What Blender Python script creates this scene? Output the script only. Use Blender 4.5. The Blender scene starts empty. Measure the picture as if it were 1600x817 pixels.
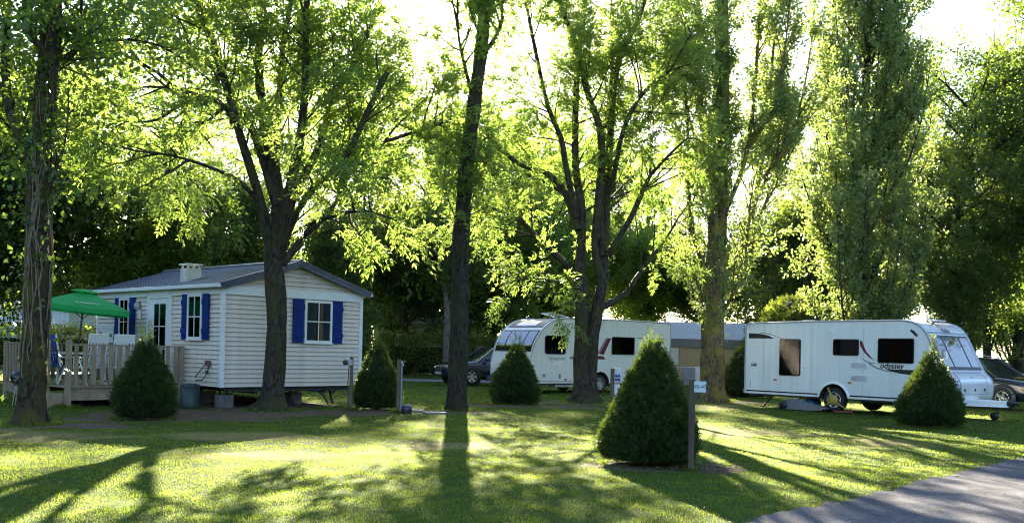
import bpy, bmesh, math, random
import numpy as np
from mathutils import Vector, Matrix

SC = bpy.context.scene
COL = SC.collection
PI = math.pi

# ------------------------------------------------------------------ camera, sky, sun, exposure
cam_d = bpy.data.cameras.new("camera")
cam = bpy.data.objects.new("camera", cam_d)
COL.objects.link(cam)
SC.camera = cam
cam_d.sensor_width = 36.0
cam_d.lens = 35.0
cam_d.shift_y = 0.0853
cam_d.clip_start = 0.1
cam_d.clip_end = 2000
cam.location = (0, 0, 1.5)
cam.rotation_euler = (math.radians(90), -0.023, 0)

SUN_EL = math.radians(19.5)
SUN_AZ = math.radians(-3.0)          # seen from the camera, a little left of straight ahead
world = bpy.data.worlds.new("World")
SC.world = world
world.use_nodes = True
wn = world.node_tree.nodes
sky = wn.new("ShaderNodeTexSky")
sky.sky_type = 'NISHITA'
sky.sun_disc = False
sky.sun_elevation = SUN_EL
sky.sun_rotation = SUN_AZ
sky.air_density = 0.8
sky.dust_density = 0.5
sky.ozone_density = 1.3
wn["Background"].inputs["Strength"].default_value = 0.06
world.node_tree.links.new(sky.outputs[0], wn["Background"].inputs[0])
sun_d = bpy.data.lights.new("sun", 'SUN')
sun_d.energy = 5.0
sun_d.angle = math.radians(0.55)
sun_d.color = (1.0, 0.90, 0.72)
sun = bpy.data.objects.new("sun", sun_d)
COL.objects.link(sun)
sun.rotation_euler = (-(PI / 2 - SUN_EL), 0, -SUN_AZ)
SC.view_settings.view_transform = 'Standard'
SC.view_settings.look = 'None'
SC.view_settings.gamma = 1.0
SC.view_settings.use_curve_mapping = False
SC.view_settings.exposure = 3.35
SC.render.engine = 'CYCLES'
SC.cycles.max_bounces = 8
SC.cycles.diffuse_bounces = 3
SC.cycles.glossy_bounces = 3
SC.cycles.transmission_bounces = 4
SC.cycles.transparent_max_bounces = 8
SC.cycles.caustics_reflective = False
SC.cycles.caustics_refractive = False
SC.cycles.sample_clamp_indirect = 6.0
SC.cycles.use_denoising = True
SC.cycles.filter_width = 1.05

# ------------------------------------------------------------------ materials
MATS = {}


def mat(name, col, rough=0.6, var=0.12, scale=6.0, bump=0.0, bscale=40.0, metal=0.0, coat=0.0,
        col2=None, stretch=(1, 1, 1), spec=0.5, amount=None, emit=None):
    if name in MATS:
        return MATS[name]
    m = bpy.data.materials.new(name)
    m.use_nodes = True
    nt = m.node_tree
    b = nt.nodes["Principled BSDF"]
    b.inputs["Roughness"].default_value = rough
    b.inputs["Metallic"].default_value = metal
    b.inputs["Coat Weight"].default_value = coat
    b.inputs["Coat Roughness"].default_value = 0.06
    b.inputs["Specular IOR Level"].default_value = spec
    tc = nt.nodes.new("ShaderNodeTexCoord")
    mp = nt.nodes.new("ShaderNodeMapping")
    mp.inputs["Scale"].default_value = stretch
    nt.links.new(tc.outputs["Object"], mp.inputs[0])
    nz = nt.nodes.new("ShaderNodeTexNoise")
    nz.inputs["Scale"].default_value = scale
    nz.inputs["Detail"].default_value = 5
    nt.links.new(mp.outputs[0], nz.inputs[0])
    rp = nt.nodes.new("ShaderNodeValToRGB")
    c2 = col2 if col2 else tuple(c * (1 - var * 2) for c in col)
    rp.color_ramp.elements[0].position = 0.32
    rp.color_ramp.elements[1].position = 0.68
    rp.color_ramp.elements[0].color = (*c2, 1)
    rp.color_ramp.elements[1].color = (*col, 1)
    nt.links.new(nz.outputs[0], rp.inputs[0])
    nt.links.new(rp.outputs[0], b.inputs["Base Color"])
    if bump:
        n2 = nt.nodes.new("ShaderNodeTexNoise")
        n2.inputs["Scale"].default_value = bscale
        n2.inputs["Detail"].default_value = 6
        nt.links.new(mp.outputs[0], n2.inputs[0])
        bp = nt.nodes.new("ShaderNodeBump")
        bp.inputs["Strength"].default_value = bump
        bp.inputs["Distance"].default_value = 0.02
        nt.links.new(n2.outputs[0], bp.inputs["Height"])
        nt.links.new(bp.outputs[0], b.inputs["Normal"])
    MATS[name] = m
    return m


def leaf_mat(name, dark, light, trans, tmix=0.5, rough=0.45, spec=0.4):
    """two-sided leaf: diffuse and light shining through, tint varies from leaf to leaf"""
    m = bpy.data.materials.new(name)
    m.use_nodes = True
    nt = m.node_tree
    for n in list(nt.nodes):
        nt.nodes.remove(n)
    out = nt.nodes.new("ShaderNodeOutputMaterial")
    at = nt.nodes.new("ShaderNodeAttribute")
    at.attribute_name = "tint"
    rp = nt.nodes.new("ShaderNodeValToRGB")
    rp.color_ramp.elements[0].color = (*dark, 1)
    rp.color_ramp.elements[1].color = (*light, 1)
    nt.links.new(at.outputs["Fac"], rp.inputs[0])
    rt = nt.nodes.new("ShaderNodeValToRGB")
    rt.color_ramp.elements[0].color = (trans[0] * .62, trans[1] * .75, trans[2] * .6, 1)
    rt.color_ramp.elements[1].color = (*trans, 1)
    nt.links.new(at.outputs["Fac"], rt.inputs[0])
    d = nt.nodes.new("ShaderNodeBsdfPrincipled")
    d.inputs["Roughness"].default_value = rough
    d.inputs["Specular IOR Level"].default_value = spec
    nt.links.new(rp.outputs[0], d.inputs["Base Color"])
    t = nt.nodes.new("ShaderNodeBsdfTranslucent")
    nt.links.new(rt.outputs[0], t.inputs[0])
    mx = nt.nodes.new("ShaderNodeMixShader")
    mx.inputs[0].default_value = tmix
    nt.links.new(d.outputs[0], mx.inputs[1])
    nt.links.new(t.outputs[0], mx.inputs[2])
    nt.links.new(mx.outputs[0], out.inputs[0])
    MATS[name] = m
    return m


def glass_mat(name, tint=(0.75, 0.8, 0.8), base=0.0):
    m = bpy.data.materials.new(name)
    m.use_nodes = True
    nt = m.node_tree
    for n in list(nt.nodes):
        nt.nodes.remove(n)
    out = nt.nodes.new("ShaderNodeOutputMaterial")
    g = nt.nodes.new("ShaderNodeBsdfGlossy")
    g.inputs["Roughness"].default_value = 0.03
    t = nt.nodes.new("ShaderNodeBsdfTransparent")
    t.inputs[0].default_value = (*tint, 1)
    fr = nt.nodes.new("ShaderNodeFresnel")
    fr.inputs[0].default_value = 1.42
    nz = nt.nodes.new("ShaderNodeTexNoise")
    nz.inputs["Scale"].default_value = 3.0
    tc = nt.nodes.new("ShaderNodeTexCoord")
    nt.links.new(tc.outputs["Object"], nz.inputs[0])
    bp = nt.nodes.new("ShaderNodeBump")
    bp.inputs["Strength"].default_value = 0.06
    nt.links.new(nz.outputs[0], bp.inputs["Height"])
    nt.links.new(bp.outputs[0], g.inputs["Normal"])
    ad = nt.nodes.new("ShaderNodeMath")
    ad.operation = 'ADD'
    ad.use_clamp = True
    ad.inputs[1].default_value = base
    nt.links.new(fr.outputs[0], ad.inputs[0])
    mx = nt.nodes.new("ShaderNodeMixShader")
    nt.links.new(ad.outputs[0], mx.inputs[0])
    nt.links.new(t.outputs[0], mx.inputs[1])
    nt.links.new(g.outputs[0], mx.inputs[2])
    nt.links.new(mx.outputs[0], out.inputs[0])
    MATS[name] = m
    return m


def bark_mat(name, dark, light, moss, moss_amt=0.5, sc=1.0):
    m = bpy.data.materials.new(name)
    m.use_nodes = True
    nt = m.node_tree
    b = nt.nodes["Principled BSDF"]
    b.inputs["Roughness"].default_value = 0.9
    b.inputs["Specular IOR Level"].default_value = 0.2
    tc = nt.nodes.new("ShaderNodeTexCoord")
    mp = nt.nodes.new("ShaderNodeMapping")
    mp.inputs["Scale"].default_value = (10 * sc, 10 * sc, 3.2 * sc)
    nt.links.new(tc.outputs["Object"], mp.inputs[0])
    n1 = nt.nodes.new("ShaderNodeTexNoise")
    n1.inputs["Scale"].default_value = 1.5
    n1.inputs["Detail"].default_value = 8
    n1.inputs["Distortion"].default_value = 1.1
    nt.links.new(mp.outputs[0], n1.inputs[0])
    rp = nt.nodes.new("ShaderNodeValToRGB")
    rp.color_ramp.elements[0].position = 0.36
    rp.color_ramp.elements[1].position = 0.66
    rp.color_ramp.elements[0].color = (*dark, 1)
    rp.color_ramp.elements[1].color = (*light, 1)
    nt.links.new(n1.outputs[0], rp.inputs[0])
    n2 = nt.nodes.new("ShaderNodeTexNoise")
    n2.inputs["Scale"].default_value = 2.2
    n2.inputs["Detail"].default_value = 6
    nt.links.new(tc.outputs["Object"], n2.inputs[0])
    r2 = nt.nodes.new("ShaderNodeValToRGB")
    r2.color_ramp.elements[0].position = 0.45
    r2.color_ramp.elements[1].position = 0.62
    r2.color_ramp.elements[1].color = (moss_amt,) * 3 + (1,)
    nt.links.new(n2.outputs[0], r2.inputs[0])
    mx = nt.nodes.new("ShaderNodeMixRGB")
    mx.inputs[2].default_value = (*moss, 1)
    nt.links.new(r2.outputs[0], mx.inputs[0])
    nt.links.new(rp.outputs[0], mx.inputs[1])
    nt.links.new(mx.outputs[0], b.inputs["Base Color"])
    bp = nt.nodes.new("ShaderNodeBump")
    bp.inputs["Strength"].default_value = 0.9
    bp.inputs["Distance"].default_value = 0.04
    nt.links.new(n1.outputs[0], bp.inputs["Height"])
    nt.links.new(bp.outputs[0], b.inputs["Normal"])
    MATS[name] = m
    return m


# ------------------------------------------------------------------ object helpers
def tag(o, label=None, cat=None, group=None, kind=None):
    if label: o["label"] = label
    if cat: o["category"] = cat
    if group: o["group"] = group
    if kind: o["kind"] = kind
    return o


def link(name, me, material=None, parent=None, loc=(0, 0, 0), rotz=0.0):
    o = bpy.data.objects.new(name, me)
    COL.objects.link(o)
    o.location = loc
    o.rotation_euler = (0, 0, rotz)
    if parent: o.parent = parent
    if material is not None and me is not None:
        me.materials.clear()
        me.materials.append(material)
    return o


def thing(name, label, cat, loc=(0, 0, 0), rotz=0.0, group=None):
    o = link(name, None, None, None, loc, rotz)
    o.empty_display_size = 0.2
    return tag(o, label, cat, group)


def np_mesh(name, verts, faces, smooth=False, tint=None):
    """verts (N,3), faces (M,k) with constant k"""
    verts = np.asarray(verts, dtype=np.float32).reshape(-1, 3)
    faces = np.asarray(faces, dtype=np.int32)
    k = faces.shape[1]
    me = bpy.data.meshes.new(name)
    me.vertices.add(len(verts))
    me.vertices.foreach_set("co", verts.ravel())
    me.loops.add(faces.size)
    me.loops.foreach_set("vertex_index", faces.ravel())
    me.polygons.add(len(faces))
    me.polygons.foreach_set("loop_start", np.arange(0, faces.size, k, dtype=np.int32))
    if smooth:
        me.polygons.foreach_set("use_smooth", np.ones(len(faces), dtype=bool))
    if tint is not None:
        a = me.attributes.new("tint", 'FLOAT', 'FACE')
        a.data.foreach_set("value", np.asarray(tint, dtype=np.float32))
    me.update(calc_edges=True)
    me.validate()
    return me


class MB:
    """collects simple solids into one mesh"""

    def __init__(s):
        s.v, s.f, s.sm = [], [], []

    def add(s, verts, faces, smooth=False):
        n = len(s.v)
        s.v += [tuple(p) for p in verts]
        s.f += [tuple(i + n for i in f) for f in faces]
        s.sm += [smooth] * len(faces)
        return s

    def box(s, x0, x1, y0, y1, z0, z1):
        v = [(x, y, z) for z in (z0, z1) for y in (y0, y1) for x in (x0, x1)]
        return s.add(v, [(0, 2, 3, 1), (4, 5, 7, 6), (0, 1, 5, 4), (2, 6, 7, 3), (0, 4, 6, 2), (1, 3, 7, 5)])

    def bar(s, a, b, w, h, up=(0, 0, 1)):
        a, b, up = Vector(a), Vector(b), Vector(up)
        d = (b - a).normalized()
        sx = d.cross(up)
        if sx.length < 1e-4: sx = d.cross(Vector((1, 0, 0)))
        sx.normalize()
        sz = sx.cross(d)
        v = [p + sx * (i * w / 2) + sz * (j * h / 2) for p in (a, b) for j in (-1, 1) for i in (-1, 1)]
        return s.add(v, [(0, 2, 3, 1), (4, 5, 7, 6), (0, 1, 5, 4), (2, 6, 7, 3), (0, 4, 6, 2), (1, 3, 7, 5)])

    def tube(s, pts, r, n=8, cap=True):
        pts = [Vector(p) for p in pts]
        rs = r if isinstance(r, (list, tuple)) else [r] * len(pts)
        vs = []
        ref = Vector((0.31, 0.17, 0.93))
        for i, p in enumerate(pts):
            d = (pts[min(i + 1, len(pts) - 1)] - pts[max(i - 1, 0)]).normalized()
            e = ref if abs(d.dot(ref)) < 0.9 else Vector((1, 0, 0))
            x = d.cross(e).normalized()
            y = d.cross(x)
            for k in range(n):
                t = 2 * PI * k / n
                vs.append(p + x * (rs[i] * math.cos(t)) + y * (rs[i] * math.sin(t)))
        fs = [(i * n + k, i * n + (k + 1) % n, (i + 1) * n + (k + 1) % n, (i + 1) * n + k)
              for i in range(len(pts) - 1) for k in range(n)]
        s.add(vs, fs, True)
        if cap:
            s.add(vs[:n], [tuple(range(n))])
            s.add(vs[-n:], [tuple(range(n - 1, -1, -1))])
        return s

    def cyl(s, a, b, r, n=16):
        return s.tube([a, b], r, n)

    def lathe(s, prof, n=20, c=(0, 0, 0), axis='z'):
        vs = []
        for r, h in prof:
            for k in range(n):
                t = 2 * PI * k / n
                p = (r * math.cos(t), r * math.sin(t), h)
                if axis == 'y': p = (p[0], p[2], p[1])
                vs.append((p[0] + c[0], p[1] + c[1], p[2] + c[2]))
        fs = [(i * n + k, i * n + (k + 1) % n, (i + 1) * n + (k + 1) % n, (i + 1) * n + k)
              for i in range(len(prof) - 1) for k in range(n)]
        return s.add(vs, fs, True)

    def prism(s, poly, y0, y1, plane='xz', smooth_sides=False):
        """polygon extruded along the third axis"""
        def mk(p, d):
            if plane == 'xz': return (p[0], d, p[1])
            if plane == 'xy': return (p[0], p[1], d)
            return (d, p[0], p[1])
        n = len(poly)
        a = [mk(p, y0) for p in poly]
        b = [mk(p, y1) for p in poly]
        s.add(a, [tuple(range(n))])
        s.add(b, [tuple(range(n - 1, -1, -1))])
        s.add(a + b, [(i, i + n, (i + 1) % n + n, (i + 1) % n) for i in range(n)], smooth_sides)
        return s

    def build(s, name, material, parent=None, bevel=0.0):
        me = bpy.data.meshes.new(name)
        me.from_pydata(s.v, [], s.f)
        me.polygons.foreach_set("use_smooth", s.sm)
        bm = bmesh.new()
        bm.from_mesh(me)
        bmesh.ops.recalc_face_normals(bm, faces=bm.faces)
        if bevel:
            bmesh.ops.remove_doubles(bm, verts=bm.verts, dist=1e-5)
            es = [e for e in bm.edges if len(e.link_faces) == 2 and e.calc_face_angle(0) > 0.6]
            bmesh.ops.bevel(bm, geom=es, offset=bevel, segments=2, affect='EDGES', profile=0.6)
        bm.to_mesh(me)
        bm.free()
        return link(name, me, material, parent)


def rrect(x0, x1, z0, z1, r, n=5):
    p = []
    for cx, cz, a in ((x1 - r, z1 - r, 0), (x0 + r, z1 - r, 90), (x0 + r, z0 + r, 180), (x1 - r, z0 + r, 270)):
        for k in range(n + 1):
            t = math.radians(a + 90 * k / n)
            p.append((cx + r * math.cos(t), cz + r * math.sin(t)))
    return p


def copy_part(o, parent, loc=None):
    c = o.copy()
    COL.objects.link(c)
    c.parent = parent
    if loc is not None: c.location = loc
    return c


def copy_tree(o, loc, rotz, scale=1.0):
    r = o.copy()
    COL.objects.link(r)
    r.location = loc
    r.rotation_euler = (0, 0, rotz)
    r.scale = (scale, scale, scale)
    for ch in list(o.children):
        c = ch.copy()
        COL.objects.link(c)
        c.parent = r
        for g in list(ch.children):
            d = g.copy()
            COL.objects.link(d)
            d.parent = c
    return r


def text_mesh(name, txt, size, material, parent, matrix, shear=0.0, ext=0.003, bold=0.0, spacing=1.0):
    cu = bpy.data.curves.new(name, 'FONT')
    cu.body = txt
    cu.size = size
    cu.shear = shear
    cu.extrude = ext
    cu.offset = bold
    cu.space_character = spacing
    cu.align_x = 'CENTER'
    cu.align_y = 'CENTER'
    cu.resolution_u = 3
    tmp = bpy.data.objects.new("lettering_curve", cu)
    me = bpy.data.meshes.new_from_object(tmp)
    bpy.data.objects.remove(tmp)
    me.transform(matrix)
    return link(name, me, material, parent)


def frame_mat(origin, xdir, ydir):
    x, y = Vector(xdir).normalized(), Vector(ydir).normalized()
    z = x.cross(y)
    return Matrix(((x.x, y.x, z.x, origin[0]), (x.y, y.y, z.y, origin[1]), (x.z, y.z, z.z, origin[2]), (0, 0, 0, 1)))


def wav(x, y, s=1.0, ph=0.0):
    """cheap smooth noise, about -1..1"""
    x = x * s; y = y * s
    return (np.sin(x * 1.1 + 1.7 * np.sin(y * .9 + ph) + ph) + np.sin(y * 1.3 + 1.5 * np.sin(x * .8 - ph) + 2.1 * ph)
            + .6 * np.sin(2.3 * x + 1.9 * y + ph * 3) + .5 * np.sin(3.7 * x - 3.1 * y + ph)) / 2.6

# ------------------------------------------------------------------ ground, road, lane
SOIL = [(-8.3, 17.4, 2.0, .85), (-6.4, 21.2, 2.6, 1.4), (-6.6, 20.0, 2.4, 1.0), (-4.3, 22.2, 2.0, 1.0), (-2.2, 23.3, 2.2, .62), (0.6, 26.5, 2.4, .8),
        (2.2, 28.6, 1.9, 1.25), (1.9, 13.3, 1.05, .75), (2.6, 13.1, .55, .45), (6.5, 31.7, 2.2, 1.1), (9.2, 22.0, .95, .6),
        (-7.3, 19.1, 1.5, .7), (8.1, 35.0, 1.2, .8)]
DRY = [(-7.4, 15.6, 3.6, 1.5), (-4.4, 16.2, 3.2, 1.5), (-3.2, 13.6, 2.4, 1.1), (6.0, 28.5, 2.6, 2.2), (4.6, 19.5, 2.0, 2.2),
       (6.5, 17.5, 1.6, 1.8), (-1.0, 15.5, 1.6, 1.0), (-8.5, 12.8, 2.6, .9)]
HU = (0.69, 0.724)      # directions of the mobile home's gable wall and long wall
HW = (-0.724, 0.69)
HC = (-6.65, 22.80)


def field(x, y, ells):
    m = np.full(np.shape(x), -9.0)
    for cx, cy, rx, ry in ells:
        m = np.maximum(m, 1.0 - np.sqrt(((x - cx) / rx) ** 2 + ((y - cy) / ry) ** 2))
    return m


def soil_at(x, y):
    m = field(x, y, SOIL) * 2.2 + .28 * wav(x, y, 2.3, .4) + .15 * wav(x, y, 6.1, 1.4)
    lx = (x - HC[0]) * HU[0] + (y - HC[1]) * HU[1]
    ly = (x - HC[0]) * HW[0] + (y - HC[1]) * HW[1]
    under = np.minimum(np.minimum(lx + .3, 3.3 - lx), np.minimum(ly + .5, 6.4 - ly)) * 2.5
    deck = np.minimum(np.minimum(lx + 2.6, .2 - lx), np.minimum(ly - 1.6, 5.4 - ly)) * 2.5
    return np.clip(np.maximum(np.maximum(m, under), deck) + .15, 0, 1)


def dry_at(x, y):
    return np.clip(field(x, y, DRY) * 1.1 + .38 * wav(x, y, 1.7, 2.2) + .2 * wav(x, y, 4.3, .9) - .02, 0, 1)


EDGE = [(-1.2, 4.6), (0.4, 6.6), (2.14, 8.86), (2.9, 9.75), (4.1, 11.05), (5.6, 12.75), (6.9, 14.3), (8.4, 15.75), (11.0, 17.7),
        (15.0, 19.9), (22.0, 22.6), (34.0, 26.0)]


def edge_y(x):
    return np.interp(x, [p[0] for p in EDGE], [p[1] for p in EDGE])


def on_road(x, y):
    return (y < edge_y(x) + .10 * wav(x, y, 3.1, .3)) & (x > -1.2)


xs = np.concatenate([[-600, -250, -120, -70, -45, -32, -24], np.arange(-18, 18.01, .2), [24, 32, 45, 70, 120, 250, 600]])
ys = np.concatenate([[-300, -100, -40, -15, 0, 4], np.arange(7, 46.01, .2), [50, 56, 64, 75, 90, 120, 180, 300, 800]])
gx, gy = np.meshgrid(xs, ys)
gz = .018 * (wav(gx, gy, .9, .2) + .4 * wav(gx, gy, 2.9, 1.1)) - .02
gz[(np.abs(gx) > 18.1) | (gy > 46.1) | (gy < 6.9)] = -.02
nx, ny = len(xs), len(ys)
idx = np.arange(nx * ny).reshape(ny, nx)
gf = np.stack([idx[:-1, :-1], idx[:-1, 1:], idx[1:, 1:], idx[1:, :-1]], -1).reshape(-1, 4)
gme = np_mesh("ground", np.stack([gx, gy, gz], -1).reshape(-1, 3), gf, True)
inside = (np.abs(gx) < 18.1) & (gy < 46.1) & (gy > 6.9)
for nm, arr in (("soil", soil_at(gx, gy) * inside), ("dry", dry_at(gx, gy) * inside)):
    a = gme.attributes.new(nm, 'FLOAT', 'POINT')
    a.data.foreach_set("value", arr.astype(np.float32).ravel())


def ground_material():
    m = bpy.data.materials.new("lawn")
    m.use_nodes = True
    nt = m.node_tree
    b = nt.nodes["Principled BSDF"]
    b.inputs["Roughness"].default_value = .95
    b.inputs["Specular IOR Level"].default_value = .04
    tc = nt.nodes.new("ShaderNodeTexCoord")

    def noise(s, d=6):
        n = nt.nodes.new("ShaderNodeTexNoise")
        n.inputs["Scale"].default_value = s
        n.inputs["Detail"].default_value = d
        nt.links.new(tc.outputs["Object"], n.inputs[0])
        return n

    def ramp(src, p0, c0, p1, c1):
        r = nt.nodes.new("ShaderNodeValToRGB")
        r.color_ramp.elements[0].position = p0
        r.color_ramp.elements[1].position = p1
        r.color_ramp.elements[0].color = (*c0, 1)
        r.color_ramp.elements[1].color = (*c1, 1)
        nt.links.new(src, r.inputs[0])
        return r

    def mix(f, a, c):
        x = nt.nodes.new("ShaderNodeMixRGB")
        nt.links.new(f, x.inputs[0]); nt.links.new(a, x.inputs[1]); nt.links.new(c, x.inputs[2])
        return x

    def attr(nm, nsc, amp):
        at = nt.nodes.new("ShaderNodeAttribute")
        at.attribute_name = nm
        n = noise(nsc)
        s = nt.nodes.new("ShaderNodeMath"); s.operation = 'MULTIPLY_ADD'
        s.inputs[1].default_value = amp; s.inputs[2].default_value = -amp / 2
        nt.links.new(n.outputs[0], s.inputs[0])
        ad = nt.nodes.new("ShaderNodeMath"); ad.operation = 'ADD'
        nt.links.new(at.outputs["Fac"], ad.inputs[0]); nt.links.new(s.outputs[0], ad.inputs[1])
        return ad
    green = ramp(noise(9).outputs[0], .3, (.028, .050, .010), .7, (.060, .095, .020))
    straw = ramp(noise(14).outputs[0], .3, (.16, .13, .05), .7, (.28, .225, .095))
    soil = ramp(noise(22, 8).outputs[0], .3, (.055, .038, .026), .72, (.19, .14, .10))
    m1 = mix(ramp(attr("dry", 7, .8).outputs[0], .35, (0, 0, 0), .95, (.8,) * 3).outputs[0], green.outputs[0], straw.outputs[0])
    m2 = mix(ramp(attr("soil", 8, .7).outputs[0], .35, (0, 0, 0), .6, (1,) * 3).outputs[0], m1.outputs[0], soil.outputs[0])
    nt.links.new(m2.outputs[0], b.inputs["Base Color"])
    bp = nt.nodes.new("ShaderNodeBump")
    bp.inputs["Strength"].default_value = .8
    bp.inputs["Distance"].default_value = .03
    nt.links.new(noise(45, 8).outputs[0], bp.inputs["Height"])
    nt.links.new(bp.outputs[0], b.inputs["Normal"])
    return m


tag(link("ground", gme, ground_material()), kind="structure")

# asphalt road, lower right
road_m = mat("worn asphalt", (.165, .16, .165), .95, col2=(.10, .097, .105), scale=1.6, bump=1.0, bscale=90, spec=.05)
nt = road_m.node_tree
sp = nt.nodes.new("ShaderNodeTexVoronoi"); sp.inputs["Scale"].default_value = 70
tc = nt.nodes.new("ShaderNodeTexCoord"); nt.links.new(tc.outputs["Object"], sp.inputs[0])
r_ = nt.nodes.new("ShaderNodeValToRGB"); r_.color_ramp.elements[0].color = (.55, .55, .55, 1); r_.color_ramp.elements[1].color = (1.35, 1.35, 1.35, 1)
nt.links.new(sp.outputs["Color"], r_.inputs[0])
mu = nt.nodes.new("ShaderNodeMixRGB"); mu.blend_type = 'MULTIPLY'; mu.inputs[0].default_value = 1
bs = nt.nodes["Principled BSDF"]; src = bs.inputs["Base Color"].links[0].from_socket
nt.links.new(src, mu.inputs[1]); nt.links.new(r_.outputs[0], mu.inputs[2]); nt.links.new(mu.outputs[0], bs.inputs["Base Color"])
rx_ = np.arange(-1.2, 34, .08)
jag = .09 * wav(rx_, rx_ * .3, 7, .3) + .08 * wav(rx_, rx_ * 0, 19, 1.3) + .12 * wav(rx_, rx_ * 0, 2.1, .8)
top = np.stack([rx_, edge_y(rx_) + jag, np.full_like(rx_, .004)], -1)
mid = np.stack([rx_ + .5, edge_y(rx_) - 1.2, np.full_like(rx_, .02)], -1)
bot = np.stack([rx_ + 4.0, edge_y(rx_) - 4.6, np.full_like(rx_, .012)], -1)
n = len(rx_)
f = [(r * n + i, r * n + i + 1, (r + 1) * n + i + 1, (r + 1) * n + i) for r in range(2) for i in range(n - 1)]
tag(link("road", np_mesh("road", np.concatenate([top, mid, bot]), f, True), road_m), kind="structure")
# gravel at the road's edge
rng = np.random.default_rng(5)
k = 2600
t = rng.uniform(-.5, 22, k)
d = np.abs(rng.normal(0, .16, k)) * rng.choice([-2.2, .55], k) + .01
px_, py_ = t - d * .5, edge_y(t) + d
s = rng.uniform(.004, .011, k)
base = np.array([(1, 0, 0), (-.5, .8, 0), (-.5, -.8, 0), (.1, .1, .8)])
a = rng.uniform(0, 6.28, k)
v = base[None] * s[:, None, None]
v = np.stack([v[..., 0] * np.cos(a)[:, None] - v[..., 1] * np.sin(a)[:, None], v[..., 0] * np.sin(a)[:, None] + v[..., 1] * np.cos(a)[:, None], v[..., 2]], -1)
v += np.stack([px_, py_, np.where(d > 0, .003, .018)], -1)[:, None]
tf = np.array([(0, 1, 3), (1, 2, 3), (2, 0, 3)])
gf = (tf[None] + (np.arange(k) * 4)[:, None, None]).reshape(-1, 3)
tag(link("gravel", np_mesh("gravel", v.reshape(-1, 3), gf), mat("grey gravel", (.17, .155, .14), .95, col2=(.09, .085, .08), scale=9, spec=.05)),
    "loose grey gravel scattered along the edge of the asphalt road", "gravel", kind="stuff")

# far lane behind the mobile home
lx = np.linspace(-60, 6, 90)
lc = 45.2 + .115 * (lx + 3) + .3 * np.sin(lx * .3)
f = [(i, i + 1, i + 91, i + 90) for i in range(89)]
tag(link("lane", np_mesh("lane", np.concatenate([np.stack([lx, lc - 1.5, lx * 0 + .006], -1), np.stack([lx, lc + 1.5, lx * 0 + .006], -1)]), f),
         mat("lane asphalt", (.20, .195, .20), .9, col2=(.13, .125, .13), scale=2, bump=.4, bscale=60)), kind="structure")


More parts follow.
